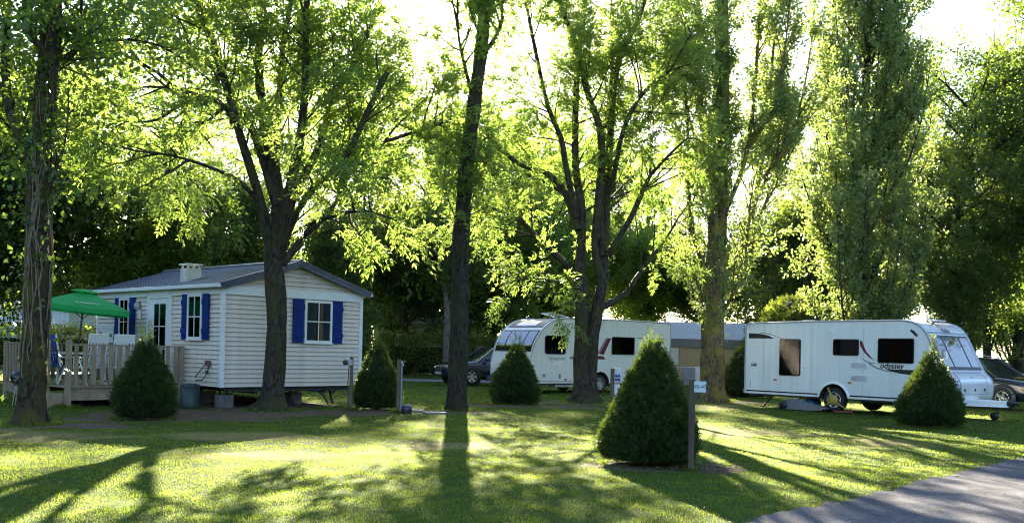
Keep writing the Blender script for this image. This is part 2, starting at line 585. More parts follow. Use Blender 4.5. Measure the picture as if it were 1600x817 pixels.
# grass blades on the near lawn
def grass():
    rng = np.random.default_rng(11)
    P, H, W = [], [], []
    for y0, y1, dens, w, h in ((7.4, 10.5, 2100, .0045, .032), (10.5, 14, 1450, .006, .032), (14, 19, 750, .009, .032),
                               (19, 26, 330, .014, .032), (26, 36, 130, .025, .034), (36, 48, 45, .04, .04)):
        xm = .53 * y1 + 2.5
        n = int((y1 - y0) * 2 * xm * dens)
        P.append(np.stack([rng.uniform(-xm, xm, n), rng.uniform(y0, y1, n)], -1))
        H.append(np.full(n, h)); W.append(np.full(n, w))
    P = np.concatenate(P); H = np.concatenate(H); W = np.concatenate(W)
    s = soil_at(P[:, 0], P[:, 1])
    dr = dry_at(P[:, 0], P[:, 1])
    keep = (rng.uniform(0, 1, len(P)) > s * 1.5) & ~on_road(P[:, 0], P[:, 1] + .02 + .16 * wav(P[:, 0], P[:, 1], 4.7, 2.0)) & (rng.uniform(0, 1, len(P)) > dr * .5)
    keep &= np.abs(P[:, 1] - (45.2 + .115 * (P[:, 0] + 3) + .3 * np.sin(P[:, 0] * .3))) > 1.5
    P, H, W, dr = P[keep], H[keep], W[keep], dr[keep]
    # longer tufts that the mower misses round trunks, posts and clipped bushes
    for cx, cy, r0, r1, m, hh in ((-8.4, 17.37, .25, .55, 900, .10), (-5.4, 22.52, .35, .7, 500, .09), (-1.31, 24.06, .22, .45, 700, .10), (2.18, 29.05, .4, .8, 500, .10),
                                  (6.42, 32.03, .5, .9, 400, .10), (-3.72, 23.16, .03, .2, 300, .12), (-2.58, 22.87, .03, .2, 300, .12), (2.34, 12.85, .03, .14, 220, .09),
                                  (9.35, 22.15, .5, .75, 900, .08), (-7.15, 19.45, .48, .65, 600, .07), (1.9, 13.55, .58, .72, 500, .06), (0.12, 27.4, .5, .75, 500, .09),
                                  (-9.75, 21.9, .06, .35, 500, .12), (-11.0, 23.0, .1, .5, 500, .12)):
        a_ = rng.uniform(0, 2 * PI, m); rr_ = rng.uniform(r0, r1, m)
        P = np.concatenate([P, np.stack([cx + np.cos(a_) * rr_, cy + np.sin(a_) * rr_], -1)])
        H = np.concatenate([H, np.full(m, hh)]); W = np.concatenate([W, np.full(m, .004 + .0004 * cy)]); dr = np.concatenate([dr, rng.uniform(0, .25, m)])
    n = len(P)
    clump = .75 + .45 * wav(P[:, 0], P[:, 1], 5, .7)
    H = H * rng.uniform(.55, 1.25, n) * np.clip(clump, .5, 1.3) * (1 - .35 * dr)
    a = rng.uniform(0, 2 * PI, n)
    lean = rng.uniform(.1, .9, n)
    z0 = .018 * (wav(P[:, 0], P[:, 1], .9, .2) + .4 * wav(P[:, 0], P[:, 1], 2.9, 1.1)) - .025
    la = rng.uniform(0, 2 * PI, n)
    b0 = np.stack([P[:, 0] + np.cos(a) * W, P[:, 1] + np.sin(a) * W, z0], -1)
    b1 = np.stack([P[:, 0] - np.cos(a) * W, P[:, 1] - np.sin(a) * W, z0], -1)
    tp = np.stack([P[:, 0] + np.cos(la) * H * lean, P[:, 1] + np.sin(la) * H * lean, z0 + H], -1)
    v = np.stack([b0, b1, tp], 1).reshape(-1, 3)
    f = np.arange(3 * n).reshape(n, 3)
    tint = np.clip(rng.uniform(0, .55, n) + dr * rng.uniform(.2, 1.0, n) * .8 + .12 * wav(P[:, 0], P[:, 1], 1.1, 3), 0, 1)
    m = leaf_mat("grass blade", (.026, .058, .008), (.20, .175, .065), (.46, .43, .12), .55, .7, .08)
    # three stops so that green stays green and only the dry share turns to straw
    for node in m.node_tree.nodes:
        if node.type == 'VALTORGB':
            e = node.color_ramp.elements.new(.5)
            e.color = (.050, .100, .012, 1) if node.color_ramp.elements[0].color[1] < .1 else (.34, .46, .04, 1)
    tag(link("grass", np_mesh("grass", v, f, False, tint), m), "short mown green grass with dry straw coloured patches", "grass", kind="stuff")
    # daisies and clover heads
    n = 700
    p = np.stack([rng.uniform(-11, 13, n), rng.uniform(8.5, 30, n)], -1)
    ok = (np.abs(p[:, 0]) < .53 * p[:, 1] + 1) & (soil_at(p[:, 0], p[:, 1]) < .1) & ~on_road(p[:, 0], p[:, 1] - .1)
    ok &= wav(p[:, 0], p[:, 1], .8, 4.4) > .1
    p = p[ok]
    n = len(p)
    s = rng.uniform(.006, .013, n)
    base = np.array([(1, 0, .4), (0, 1, .4), (-1, 0, .4), (0, -1, .4)])
    v = base[None] * s[:, None, None] + np.stack([p[:, 0], p[:, 1], np.full(n, .035)], -1)[:, None]
    tag(link("daisies", np_mesh("daisies", v.reshape(-1, 3), np.arange(4 * n).reshape(n, 4)), mat("daisy white", (.75, .75, .7), .7)),
        "tiny white daisies dotted over the lawn", "daisies", kind="stuff")


grass()


def litter():
    """twigs, chips and dead leaves on the bare earth"""
    rng = np.random.default_rng(21)
    V, n = [], 0
    pts = []
    while len(pts) < 2600:
        c = SOIL[rng.integers(len(SOIL))]
        x, y = c[0] + rng.uniform(-1, 1) * c[2], c[1] + rng.uniform(-1, 1) * c[3]
        if soil_at(np.array(x), np.array(y)) > .5: pts.append((x, y))
    pts = np.array(pts)
    n = len(pts)
    L = np.where(rng.uniform(0, 1, n) < .18, rng.uniform(.06, .22, n), rng.uniform(.015, .045, n))
    W = np.where(L > .05, .005, L * .35)
    a = rng.uniform(0, 2 * PI, n)
    dx, dy = np.cos(a), np.sin(a)
    z = rng.uniform(.004, .02, n)
    z2 = z + rng.uniform(0, .02, n)
    q = np.stack([
        np.stack([pts[:, 0] - dx * L / 2, pts[:, 1] - dy * L / 2, z], -1),
        np.stack([pts[:, 0] - dy * W, pts[:, 1] + dx * W, z2], -1),
        np.stack([pts[:, 0] + dx * L / 2, pts[:, 1] + dy * L / 2, z], -1),
        np.stack([pts[:, 0] + dy * W, pts[:, 1] - dx * W, z2 + .004], -1)], 1)
    tag(link("ground_litter", np_mesh("ground_litter", q.reshape(-1, 3), np.arange(4 * n).reshape(n, 4)),
             mat("dead leaf brown", (.24, .17, .10), .9, col2=(.09, .06, .04), scale=4)),
        "brown dead leaves and twigs strewn over the bare earth", "leaf litter", kind="stuff")


litter()


def fallen_leaves():
    rng = np.random.default_rng(33)
    n = 900
    p = np.stack([rng.uniform(-11, 13, n), rng.uniform(8, 32, n)], -1)
    p = p[(np.abs(p[:, 0]) < .54 * p[:, 1] + 1)]
    n = len(p)
    L = rng.uniform(.025, .06, n); W = L * rng.uniform(.3, .5, n)
    a = rng.uniform(0, 2 * PI, n)
    dx, dy = np.cos(a), np.sin(a)
    z = np.where(on_road(p[:, 0], p[:, 1]), .026, .022)
    q = np.stack([np.stack([p[:, 0] - dx * L / 2, p[:, 1] - dy * L / 2, z], -1), np.stack([p[:, 0] - dy * W, p[:, 1] + dx * W, z + rng.uniform(.002, .018, n)], -1),
                  np.stack([p[:, 0] + dx * L / 2, p[:, 1] + dy * L / 2, z + rng.uniform(0, .015, n)], -1), np.stack([p[:, 0] + dy * W, p[:, 1] - dx * W, z + .004], -1)], 1)
    m = leaf_mat("fallen leaf", (.10, .055, .02), (.30, .22, .06), (.3, .2, .05), .3, .7, .1)
    tag(link("fallen_leaves", np_mesh("fallen_leaves", q.reshape(-1, 3), np.arange(4 * n).reshape(n, 4), False, rng.uniform(0, 1, n)), m),
        "scattered dry fallen leaves on the lawn and road", "fallen leaves", kind="stuff")


fallen_leaves()

# ------------------------------------------------------------------ trees
LEAF_ASH = leaf_mat("ash leaf", (.030, .066, .016), (.085, .138, .034), (.36, .455, .075), .55)
LEAF_POP = leaf_mat("poplar leaf", (.058, .108, .044), (.155, .215, .085), (.42, .48, .10), .45, .30)
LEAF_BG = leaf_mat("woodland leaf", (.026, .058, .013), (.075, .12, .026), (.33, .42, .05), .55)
LEAF_MID = leaf_mat("darker woodland leaf", (.024, .052, .014), (.065, .105, .028), (.24, .32, .04), .45)  # darker and less translucent than the woodland leaf
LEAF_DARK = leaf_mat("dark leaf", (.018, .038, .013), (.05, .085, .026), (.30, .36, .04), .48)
LEAF_IVY = leaf_mat("ivy leaf", (.022, .050, .014), (.06, .10, .025), (.20, .28, .03), .35, .3)
LEAF_YEW = leaf_mat("yew needle", (.010, .030, .008), (.040, .075, .016), (.20, .26, .03), .28, .5)
LEAF_HEDGE = leaf_mat("hedge leaf", (.05, .08, .016), (.13, .17, .035), (.42, .46, .06), .45)
BARK_ASH = bark_mat("ash bark", (.014, .011, .008), (.068, .056, .042), (.050, .050, .014), .7)
BARK_DARK = bark_mat("dark ridged bark", (.011, .009, .007), (.055, .044, .033), (.036, .036, .012), .6, 1.2)
BARK_POP = bark_mat("poplar bark", (.030, .024, .015), (.15, .12, .07), (.17, .145, .025), .85)
BARK_PALE = bark_mat("pale bark", (.05, .045, .04), (.24, .22, .18), (.08, .08, .03), .4)


def quad_leaf(o, d, n, L, W, fold=.15):
    o, d, n = Vector(o), Vector(d).normalized(), Vector(n).normalized()
    s = d.cross(n).normalized()
    n = s.cross(d)
    return [o, o + d * (L * .45) + s * (W / 2) + n * (W * fold), o + d * L, o + d * (L * .45) - s * (W / 2) + n * (W * fold)]


def rv(r, s=1.0):
    return Vector((r.gauss(0, s), r.gauss(0, s), r.gauss(0, s)))


def spray_compound(seed, nleaf=8, L=.13, W=.046):
    """a leafy twig with feathered leaves along +x"""
    r = random.Random(seed)
    out = []
    for i in range(nleaf):
        t = .12 + .55 * i / (nleaf - 1)
        az = r.uniform(0, 2 * PI)
        side = Vector((.75, math.cos(az), math.sin(az) * .8)) + rv(r, .15)
        if i == nleaf - 1: side = Vector((1, r.uniform(-.3, .3), .1))
        side.normalize()
        nrm = (Vector((0, 0, 1)) + rv(r, .45)).normalized()
        p = Vector((t, 0, 0))
        ln = r.uniform(.20, .30)
        lat = side.cross(nrm).normalized()
        for k in range(3):
            q = p + side * (ln * (.32 + .28 * k)) - Vector((0, 0, .03 * k * k))
            for sg in (-1, 1):
                d = side * .65 + lat * sg * .8 - Vector((0, 0, .25)) + rv(r, .12)
                out += quad_leaf(q, d, nrm + rv(r, .25), L * r.uniform(.8, 1.15), W * r.uniform(.85, 1.2))
        out += quad_leaf(p + side * ln - Vector((0, 0, .12)), side - Vector((0, 0, .35)), nrm, L * 1.1, W * 1.1)
    return np.array([tuple(v) for v in out])


def spray_simple(seed, nleaf=18, L=.09, W=.06, length=.55, spread=.16, droop=.3):
    r = random.Random(seed)
    out = []
    for i in range(nleaf):
        t = length * (.08 + .92 * i / nleaf)
        az = r.uniform(0, 2 * PI)
        rad = Vector((0, math.cos(az), math.sin(az)))
        d = Vector((.55, 0, 0)) + rad * .9 + rv(r, .25) - Vector((0, 0, droop))
        out += quad_leaf(Vector((t, 0, 0)) + rad * r.uniform(0, spread), d, Vector((0, 0, 1)) + rv(r, .6), L * r.uniform(.7, 1.2), W * r.uniform(.7, 1.2))
    return np.array([tuple(v) for v in out])


def scatter(templates, pos, dirs, scale, rng, tint_base=None, upbias=.7):
    """stamp leaf sprays at points; returns vertices and per-leaf tint"""
    pos = np.asarray(pos, float); dirs = np.asarray(dirs, float); scale = np.asarray(scale, float)
    N = len(pos)
    d = dirs / np.maximum(np.linalg.norm(dirs, axis=1, keepdims=True), 1e-6)
    up = rng.normal(0, .5, (N, 3)); up[:, 2] += upbias + .3
    z = up - d * np.sum(up * d, 1, keepdims=True)
    z /= np.maximum(np.linalg.norm(z, axis=1, keepdims=True), 1e-6)
    y = np.cross(z, d)
    which = rng.integers(0, len(templates), N)
    VS, TS = [], []
    for k, T in enumerate(templates):
        m = which == k
        if not m.any(): continue
        S = T[None] * scale[m][:, None, None]
        V = pos[m][:, None] + S[..., 0:1] * d[m][:, None] + S[..., 1:2] * y[m][:, None] + S[..., 2:3] * z[m][:, None]
        VS.append(V.reshape(-1, 3))
        nl = len(T) // 4
        tb = (tint_base[m] if tint_base is not None else rng.uniform(.1, .8, m.sum()))
        TS.append(np.clip(tb[:, None] + rng.normal(0, .16, (m.sum(), nl)), 0, 1).ravel())
    return np.concatenate(VS), np.concatenate(TS)


def leaves_obj(name, V, T, material, parent):
    return link(name, np_mesh(name, V, np.arange(len(V)).reshape(-1, 4), False, T), material, parent)


class Wood:
    def __init__(s): s.V, s.F, s.n = [], [], 0

    def tube(s, pts, r0, r1, n=8, sub=3, rough=0.0, flare=0.0, seed=0, taper=1.0):
        p = np.asarray(pts, float)
        m = len(p)
        # smooth resample
        t = np.linspace(0, m - 1, (m - 1) * sub + 1)
        i = np.clip(t.astype(int), 0, m - 2); u = (t - i)[:, None]
        p0 = p[np.maximum(i - 1, 0)]; p1 = p[i]; p2 = p[i + 1]; p3 = p[np.minimum(i + 2, m - 1)]
        c = .5 * (2 * p1 + (p2 - p0) * u + (2 * p0 - 5 * p1 + 4 * p2 - p3) * u ** 2 + (3 * p1 - p0 - 3 * p2 + p3) * u ** 3)
        k = len(c)
        R = r0 + (r1 - r0) * (np.linspace(0, 1, k) ** taper)
        tan = np.gradient(c, axis=0); tan /= np.linalg.norm(tan, axis=1, keepdims=True) + 1e-9
        ref = np.where(np.abs(tan[:, 2:3]) > .8, np.array([[1., 0, 0]]), np.array([[0, 0, 1.]]))
        x = np.cross(tan, ref); x /= np.linalg.norm(x, axis=1, keepdims=True)
        y = np.cross(tan, x)
        th = np.linspace(0, 2 * PI, n, endpoint=False)
        rr = np.repeat(R[:, None], n, 1)
        if rough:
            zz = c[:, 2:3]
            rr = rr * (1 + rough * (np.sin(th[None] * 3 + zz * 1.3 + seed) * .5 + np.sin(th[None] * 5 - zz * 2.9 + seed * 2) * .35
                                    + np.sin(th[None] * 9 + zz * 7.0 + seed * 3) * .3 + np.sin(zz * 4.1 + th[None] * 2) * .4))
        if flare:
            zz = np.maximum(c[:, 2:3], 0)
            lob = 1 + .55 * np.sin(th[None] * 4 + seed) + .35 * np.sin(th[None] * 7 + seed * 1.7)
            rr = rr * (1 + flare * np.exp(-zz / .16) * np.clip(lob, .25, 2) + flare * .35 * np.exp(-zz / .5))
        V = c[:, None] + rr[..., None] * (np.cos(th)[None, :, None] * x[:, None] + np.sin(th)[None, :, None] * y[:, None])
        a = np.arange(k * n).reshape(k, n)
        F = np.stack([a[:-1], np.roll(a[:-1], -1, 1), np.roll(a[1:], -1, 1), a[1:]], -1).reshape(-1, 4) + s.n
        s.V.append(V.reshape(-1, 3)); s.F.append(F); s.n += k * n
        return c, R

    def build(s, name, material, parent):
        return link(name, np_mesh(name, np.concatenate(s.V), np.concatenate(s.F), True), material, parent)


def side_shoots(c, r, count, lmin, lmax, amin, amax, up, t0, t1, tscale=.55):
    """child branches springing from a limb; c = centre line points"""
    out = []
    k = len(c)
    for _ in range(count):
        t = r.uniform(t0, t1)
        i = min(int(t * (k - 1)), k - 2)
        p = Vector(c[i]).lerp(Vector(c[i + 1]), t * (k - 1) - i)
        d = (Vector(c[i + 1]) - Vector(c[i])).normalized()
        e = d.cross(rv(r)).normalized()
        ang = math.radians(r.uniform(amin, amax))
        g = d * math.cos(ang) + e * math.sin(ang) + Vector((0, 0, up))
        g.normalize()
        L = r.uniform(lmin, lmax) * (1 - tscale * t)
        pts = [p]
        for j in range(4):
            g = (g + rv(r, .13) + Vector((0, 0, .05 * (up > 0) - .02))).normalized()
            pts.append(pts[-1] + g * (L / 4))
        out.append((pts, L))
    return out


def make_tree(name, label, base, limbs, spec, leafm, barkm, templates, seed, group=None, cat="tree", rotz=0.0):
    r = random.Random(seed)
    rng = np.random.default_rng(seed)
    root = thing(name, label, cat, (base[0], base[1], 0), rotz, group)
    w = Wood()
    pos, dirs, sc, tb = [], [], [], []
    ntrunk = spec.get('trunks', 1)
    S = spec.get('lscale', 1.0)
    for li, (r0, r1, pts) in enumerate(limbs):
        if li < ntrunk:
            pts = list(pts)
            pts[0] = (pts[0][0], pts[0][1], -.12)
            c, R = w.tube(pts, r0, r1, 22 if spec.get('hero') else 10, 7 if spec.get('hero') else 3, .10 if spec.get('hero') else .06,
                          spec.get('flare', .55), seed)
            L = 0
            if not spec.get('trunk_shoots'): continue
            shoots = side_shoots(c, r, spec['trunk_shoots'], *spec['tlen'], *spec['tang'], spec.get('tup', .3), spec.get('tt0', .3), 1.0, .3)
        else:
            jit = [Vector(p) + (rv(r, .07) if 0 < k < len(pts) - 1 else Vector((0, 0, 0))) for k, p in enumerate(pts)]
            lr = .82 if spec.get('hero') else 1.0
            c, R = w.tube([tuple(q) for q in jit], r0 * lr, r1 * lr, 8, 4, .07, 0, seed + li)
            L = sum((Vector(pts[k + 1]) - Vector(pts[k])).length for k in range(len(pts) - 1))
            low = .4 if r0 < .055 and spec.get('hero') else 1.0
            bl_ = (spec['blen'][0] * low, spec['blen'][1] * low)
            shoots = side_shoots(c, r, max(2, int(L * spec['bpm'])), *bl_, *spec['bang'], spec.get('up', .25), spec.get('t0', .25), 1.0)
            # leafy tips straight off the limb
            for _ in range(int(L * spec.get('limb_sprays', 1.0))):
                t = r.uniform(spec.get('t0', .25), 1)
                i = min(int(t * (len(c) - 1)), len(c) - 2)
                pos.append(c[i]); dirs.append(np.array(c[i + 1] - c[i]) / (np.linalg.norm(c[i + 1] - c[i]) + 1e-6) + rng.normal(0, .7, 3))
                sc.append(S * r.uniform(.7, 1.1)); tb.append(r.uniform(.1, .7))
        for bp, bl in shoots:
            br = min(.035, .012 + .010 * bl)
            w.tube([tuple(q) for q in bp], br, .006, 4, 1)
            tint0 = r.uniform(.0, .9)
            hi = spec.get('high')
            dens = 1.0 if hi is None else (hi[1] if bp[2].z > hi[0] else hi[2])
            nsp = max(2, int(bl * spec['spm'] * dens))
            for _ in range(nsp):
                t = r.uniform(.2, 1.0) ** .8
                i = min(int(t * 4), 3)
                q = bp[i].lerp(bp[i + 1], t * 4 - i)
                d = (bp[i + 1] - bp[i]).normalized() + rv(r, spec.get('scat', .6))
                d.z += spec.get('spray_up', 0)
                pos.append(tuple(q)); dirs.append(tuple(d)); sc.append(S * r.uniform(.75, 1.15)); tb.append(tint0 + r.uniform(-.12, .12))
    w.build("trunk", barkm, root)
    V, T = scatter(templates, pos, dirs, sc, rng, np.array(tb))
    leaves_obj("crown", V, T, leafm, root)
    return root


ASH_T = [spray_compound(s) for s in range(6)]
POP_T = [spray_simple(s + 20, 22, .095, .078, .6, .14, .15) for s in range(6)]
BG_T = [spray_simple(s + 40, 24, .21, .15, 1.0, .42, .3) for s in range(6)]
MID_T = [spray_simple(s + 60, 22, .13, .095, .7, .25, .3) for s in range(6)]
IVY_T = [spray_simple(s + 80, 9, .07, .065, .3, .10, .6) for s in range(4)]

# --- the big spreading ash in front of the mobile home
ASH_LIMBS = [
    (0.225, 0.215, [(0.0, 0.0, 0.0), (0.05, 0.0, 1.16), (0.05, 0.0, 2.32), (-0.03, 0.0, 3.18), (-0.01, 0.0, 3.69)]),
    (0.150, 0.050, [(-0.09, 0.0, 3.40), (-0.35, -0.13, 4.73), (-0.83, -0.27, 6.07), (-1.19, -0.4, 7.1), (-1.4, -0.53, 7.91), (-1.73, -0.67, 8.99), (-1.92, -0.8, 9.77)]),
    (0.140, 0.040, [(0.0, 0.0, 4.6), (-0.45, 0.24, 6.03), (-0.94, 0.48, 6.75), (-1.39, 0.72, 7.39), (-1.94, 0.96, 8.87), (-2.5, 1.2, 10.08)]),
    (0.190, 0.070, [(-0.01, 0.0, 3.5), (-0.04, 0.1, 4.94), (-0.3, 0.2, 6.4), (-0.47, 0.3, 7.89), (-0.56, 0.4, 9.39), (-0.74, 0.5, 10.75)]),
    (0.120, 0.050, [(-0.03, 0.0, 4.4), (-0.25, 0.38, 5.71), (-0.15, 0.75, 8.25), (-0.11, 1.12, 9.65), (-0.15, 1.5, 11.02)]),
    (0.170, 0.060, [(0.1, 0.0, 3.5), (0.28, -0.12, 4.61), (0.42, -0.24, 5.95), (0.63, -0.36, 7.37), (0.87, -0.48, 9.11), (1.04, -0.6, 10.2)]),
    (0.140, 0.040, [(0.13, 0.0, 3.6), (0.29, 0.17, 4.79), (0.73, 0.33, 6.08), (1.17, 0.5, 6.95), (1.68, 0.67, 8.19), (2.02, 0.83, 9.6), (2.16, 1.0, 10.57)]),
    (0.110, 0.070, [(0.11, 0.0, 3.45), (0.45, -0.2, 4.24), (1.05, -0.4, 4.88), (1.58, -0.6, 5.62), (2.21, -0.8, 6.73), (2.57, -1.0, 7.41)]),
    (0.120, 0.030, [(0.17, 0.0, 3.3), (0.65, 0.23, 4.1), (1.19, 0.47, 4.86), (1.72, 0.7, 5.88), (2.29, 0.93, 6.16), (3.01, 1.17, 6.6), (3.73, 1.4, 6.92)]),
    (0.080, 0.020, [(-1.01, 0.0, 6.34), (-1.21, -0.32, 6.84), (-2.03, -0.64, 7.09), (-2.49, -0.96, 7.34), (-3.27, -1.28, 7.71), (-3.76, -1.6, 7.81)]),
    (0.080, 0.020, [(-1.4, 0.0, 7.35), (-1.62, 0.25, 7.92), (-2.44, 0.5, 8.23), (-3.74, 0.75, 8.62), (-4.83, 1.0, 8.82)]),
    (0.070, 0.020, [(-0.32, 0.0, 4.62), (-0.79, -0.45, 5.12), (-1.36, -0.9, 5.37), (-1.91, -1.35, 5.48), (-2.55, -1.8, 5.44)]),
    (0.070, 0.020, [(0.7, 0.0, 4.21), (1.53, -0.67, 4.43), (2.33, -1.33, 4.36), (2.96, -2.0, 4.08)]),
    (0.060, 0.020, [(-1.3, 0.0, 6.92), (-1.8, -0.5, 6.71), (-2.46, -1.0, 6.37), (-2.95, -1.5, 6.1)]),
    (0.060, 0.018, [(-1.3, 0.3, 6.9), (-2.0, 1.2, 6.6), (-3.0, 2.2, 6.1), (-3.8, 3.0, 5.6)]),
    (0.060, 0.018, [(1.0, 0.3, 6.7), (2.0, 1.2, 7.0), (3.0, 1.8, 6.7), (3.9, 2.2, 6.0)]),
]
make_tree("ash_tree", "big spreading ash with many limbs standing before the mobile home's gable", (-5.4, 22.52), ASH_LIMBS,
          dict(bpm=2.6, blen=(1.3, 3.2), bang=(30, 80), spm=4.6, limb_sprays=2.0, t0=.28, up=.12, hero=True, flare=.85, scat=.6, spray_up=-.25, high=(7.0, 1.25, 1.0)),
          LEAF_ASH, BARK_ASH, ASH_T, 3)

# --- the twin-stemmed tree in front of the left caravan
TWIN_LIMBS = [
    (0.255, 0.20, [(-0.08, 0.0, 0.0), (-0.12, 0.0, 1.27), (-0.16, 0.0, 2.72), (-0.25, 0.0, 3.69)]),
    (0.185, 0.16, [(0.13, -.05, 0.0), (0.16, -.05, 1.65), (0.29, 0.0, 2.73), (0.47, 0.0, 3.8)]),
    (0.200, 0.060, [(-0.25, 0.0, 3.4), (-0.24, 0.07, 4.26), (-0.31, 0.13, 5.58), (-0.51, 0.2, 7.26), (-0.38, 0.27, 9.93), (-0.3, 0.33, 11.84), (-0.28, 0.4, 13.57)]),
    (0.130, 0.030, [(-0.3, 0.0, 3.5), (-0.76, -0.24, 4.03), (-1.33, -0.48, 4.46), (-1.98, -0.72, 5.15), (-2.82, -0.96, 5.55), (-3.35, -1.2, 5.59)]),
    (0.140, 0.030, [(-0.34, 0.0, 5.0), (-0.67, 0.2, 6.12), (-1.36, 0.4, 6.73), (-2.01, 0.6, 7.11), (-2.71, 0.8, 7.69), (-3.4, 1.0, 8.22), (-4.0, 1.2, 8.66)]),
    (0.120, 0.040, [(-0.39, 0.0, 5.37), (-0.7, -0.13, 6.65), (-0.99, -0.27, 7.54), (-1.28, -0.4, 8.61), (-1.74, -0.53, 10.04), (-2.05, -0.67, 11.45), (-2.26, -0.8, 12.67)]),
    (0.170, 0.050, [(0.42, 0.0, 3.5), (0.25, -0.08, 4.52), (0.3, -0.17, 7.48), (-0.04, -0.25, 8.86), (-0.53, -0.33, 10.12), (-1.2, -0.42, 11.56), (-1.52, -0.5, 12.62)]),
    (0.180, 0.050, [(0.45, 0.0, 3.6), (0.58, 0.2, 4.74), (0.68, 0.4, 9.52), (1.42, 0.6, 11.4), (1.78, 0.8, 13.01)]),
    (0.120, 0.030, [(0.56, 0.0, 4.27), (1.15, -0.25, 5.56), (1.56, -0.5, 6.45), (2.06, -0.75, 7.13), (2.64, -1.0, 7.56)]),
    (0.130, 0.030, [(0.4, 0.0, 2.77), (1.15, 0.25, 3.12), (1.56, 0.5, 3.87), (2.15, 0.75, 4.95), (2.75, 1.0, 5.57)]),
    (0.100, 0.030, [(0.61, 0.0, 6.14), (0.99, -0.38, 7.93), (1.56, -0.75, 8.96), (2.12, -1.12, 9.59), (2.57, -1.5, 10.38)]),
    (0.100, 0.030, [(0.4, 0.0, 4.27), (0.34, 0.38, 7.14), (0.5, 0.75, 9.71), (0.58, 1.12, 12.14), (0.65, 1.5, 13.45)]),
    (0.080, 0.020, [(-0.37, 0.0, 3.69), (-0.94, -0.53, 3.45), (-1.6, -1.07, 3.58), (-2.23, -1.6, 3.35)]),
    (0.045, 0.015, [(-0.32, 0.0, 2.94), (-0.65, -0.5, 2.75), (-.95, -.9, 2.5)]),
    (0.080, 0.020, [(-0.6, 0.1, 6.0), (-1.6, 1.0, 6.6), (-2.8, 1.8, 7.3), (-3.6, 2.4, 8.2)]),
    (0.080, 0.020, [(0.65, 0.2, 7.0), (1.4, 1.2, 8.0), (2.2, 2.0, 9.2), (2.8, 2.6, 10.5)]),
]
make_tree("twin_stem_tree", "twin-stemmed broadleaf tree with fanning limbs in front of the left caravan", (2.18, 29.05), TWIN_LIMBS,
          dict(trunks=2, bpm=2.7, blen=(1.2, 3.0), bang=(25, 75), spm=4.2, limb_sprays=1.6, t0=.3, up=.2, hero=True, flare=.55, scat=.6, spray_up=-.1, high=(7.5, 1.35, .95)),
          LEAF_ASH, BARK_ASH, ASH_T, 8)

# --- tall slim trunk in the middle
make_tree("slim_tree", "tall slim dark trunk standing alone between the home and the caravan", (-1.31, 24.06), [
    (0.235, 0.13, [(0.0, 0.0, 0.0), (0.02, 0.0, 1.24), (0.02, 0.0, 2.48), (0.01, 0.0, 3.71), (0.07, 0.0, 5.11), (0.14, 0.0, 6.19), (0.27, 0.0, 7.59), (0.4, 0.0, 8.67), (0.45, 0.0, 9.91), (0.49, 0.0, 13.5)]),
    (0.080, 0.030, [(0.32, 0.0, 8.44), (0.55, 0.2, 8.81), (0.78, 0.4, 9.43), (0.92, 0.6, 10.13), (1.09, 0.8, 12.17)]),
    (0.060, 0.020, [(0.28, 0.0, 7.43), (0.05, -0.27, 8.28), (-0.05, -0.53, 9.26), (-0.16, -0.8, 11.37)]),
    (0.050, 0.020, [(0.4, 0.0, 8.98), (0.15, 0.3, 9.7), (-0.01, 0.6, 10.59), (-0.2, 0.9, 12.34)]),
    (0.022, 0.008, [(-.12, -.12, 4.6), (-.24, -.1, 5.4), (-.28, -.1, 6.6), (-.22, -.1, 7.8)]),
    (0.020, 0.008, [(.16, -.15, 3.1), (.26, -.1, 4.1), (.33, -.1, 5.3), (.42, -.1, 6.4)]),
    (0.020, 0.008, [(-.1, -.16, 4.0), (.05, -.2, 4.5), (.2, -.14, 5.0), (.24, .0, 6.0)]),
], dict(bpm=3.6, blen=(.9, 2.2), bang=(30, 75), spm=5, limb_sprays=1.8, t0=.3, up=.2, hero=True, flare=.22, scat=.6,
        trunk_shoots=30, tlen=(.4, 1.2), tang=(40, 75), tup=.35, tt0=.33, high=(7.5, 1.5, .6)),
    LEAF_ASH, BARK_DARK, ASH_T, 15)


BARK_IVY = bark_mat("mossy dark bark", (.013, .010, .007), (.070, .054, .034), (.075, .066, .014), .8, 1.1)
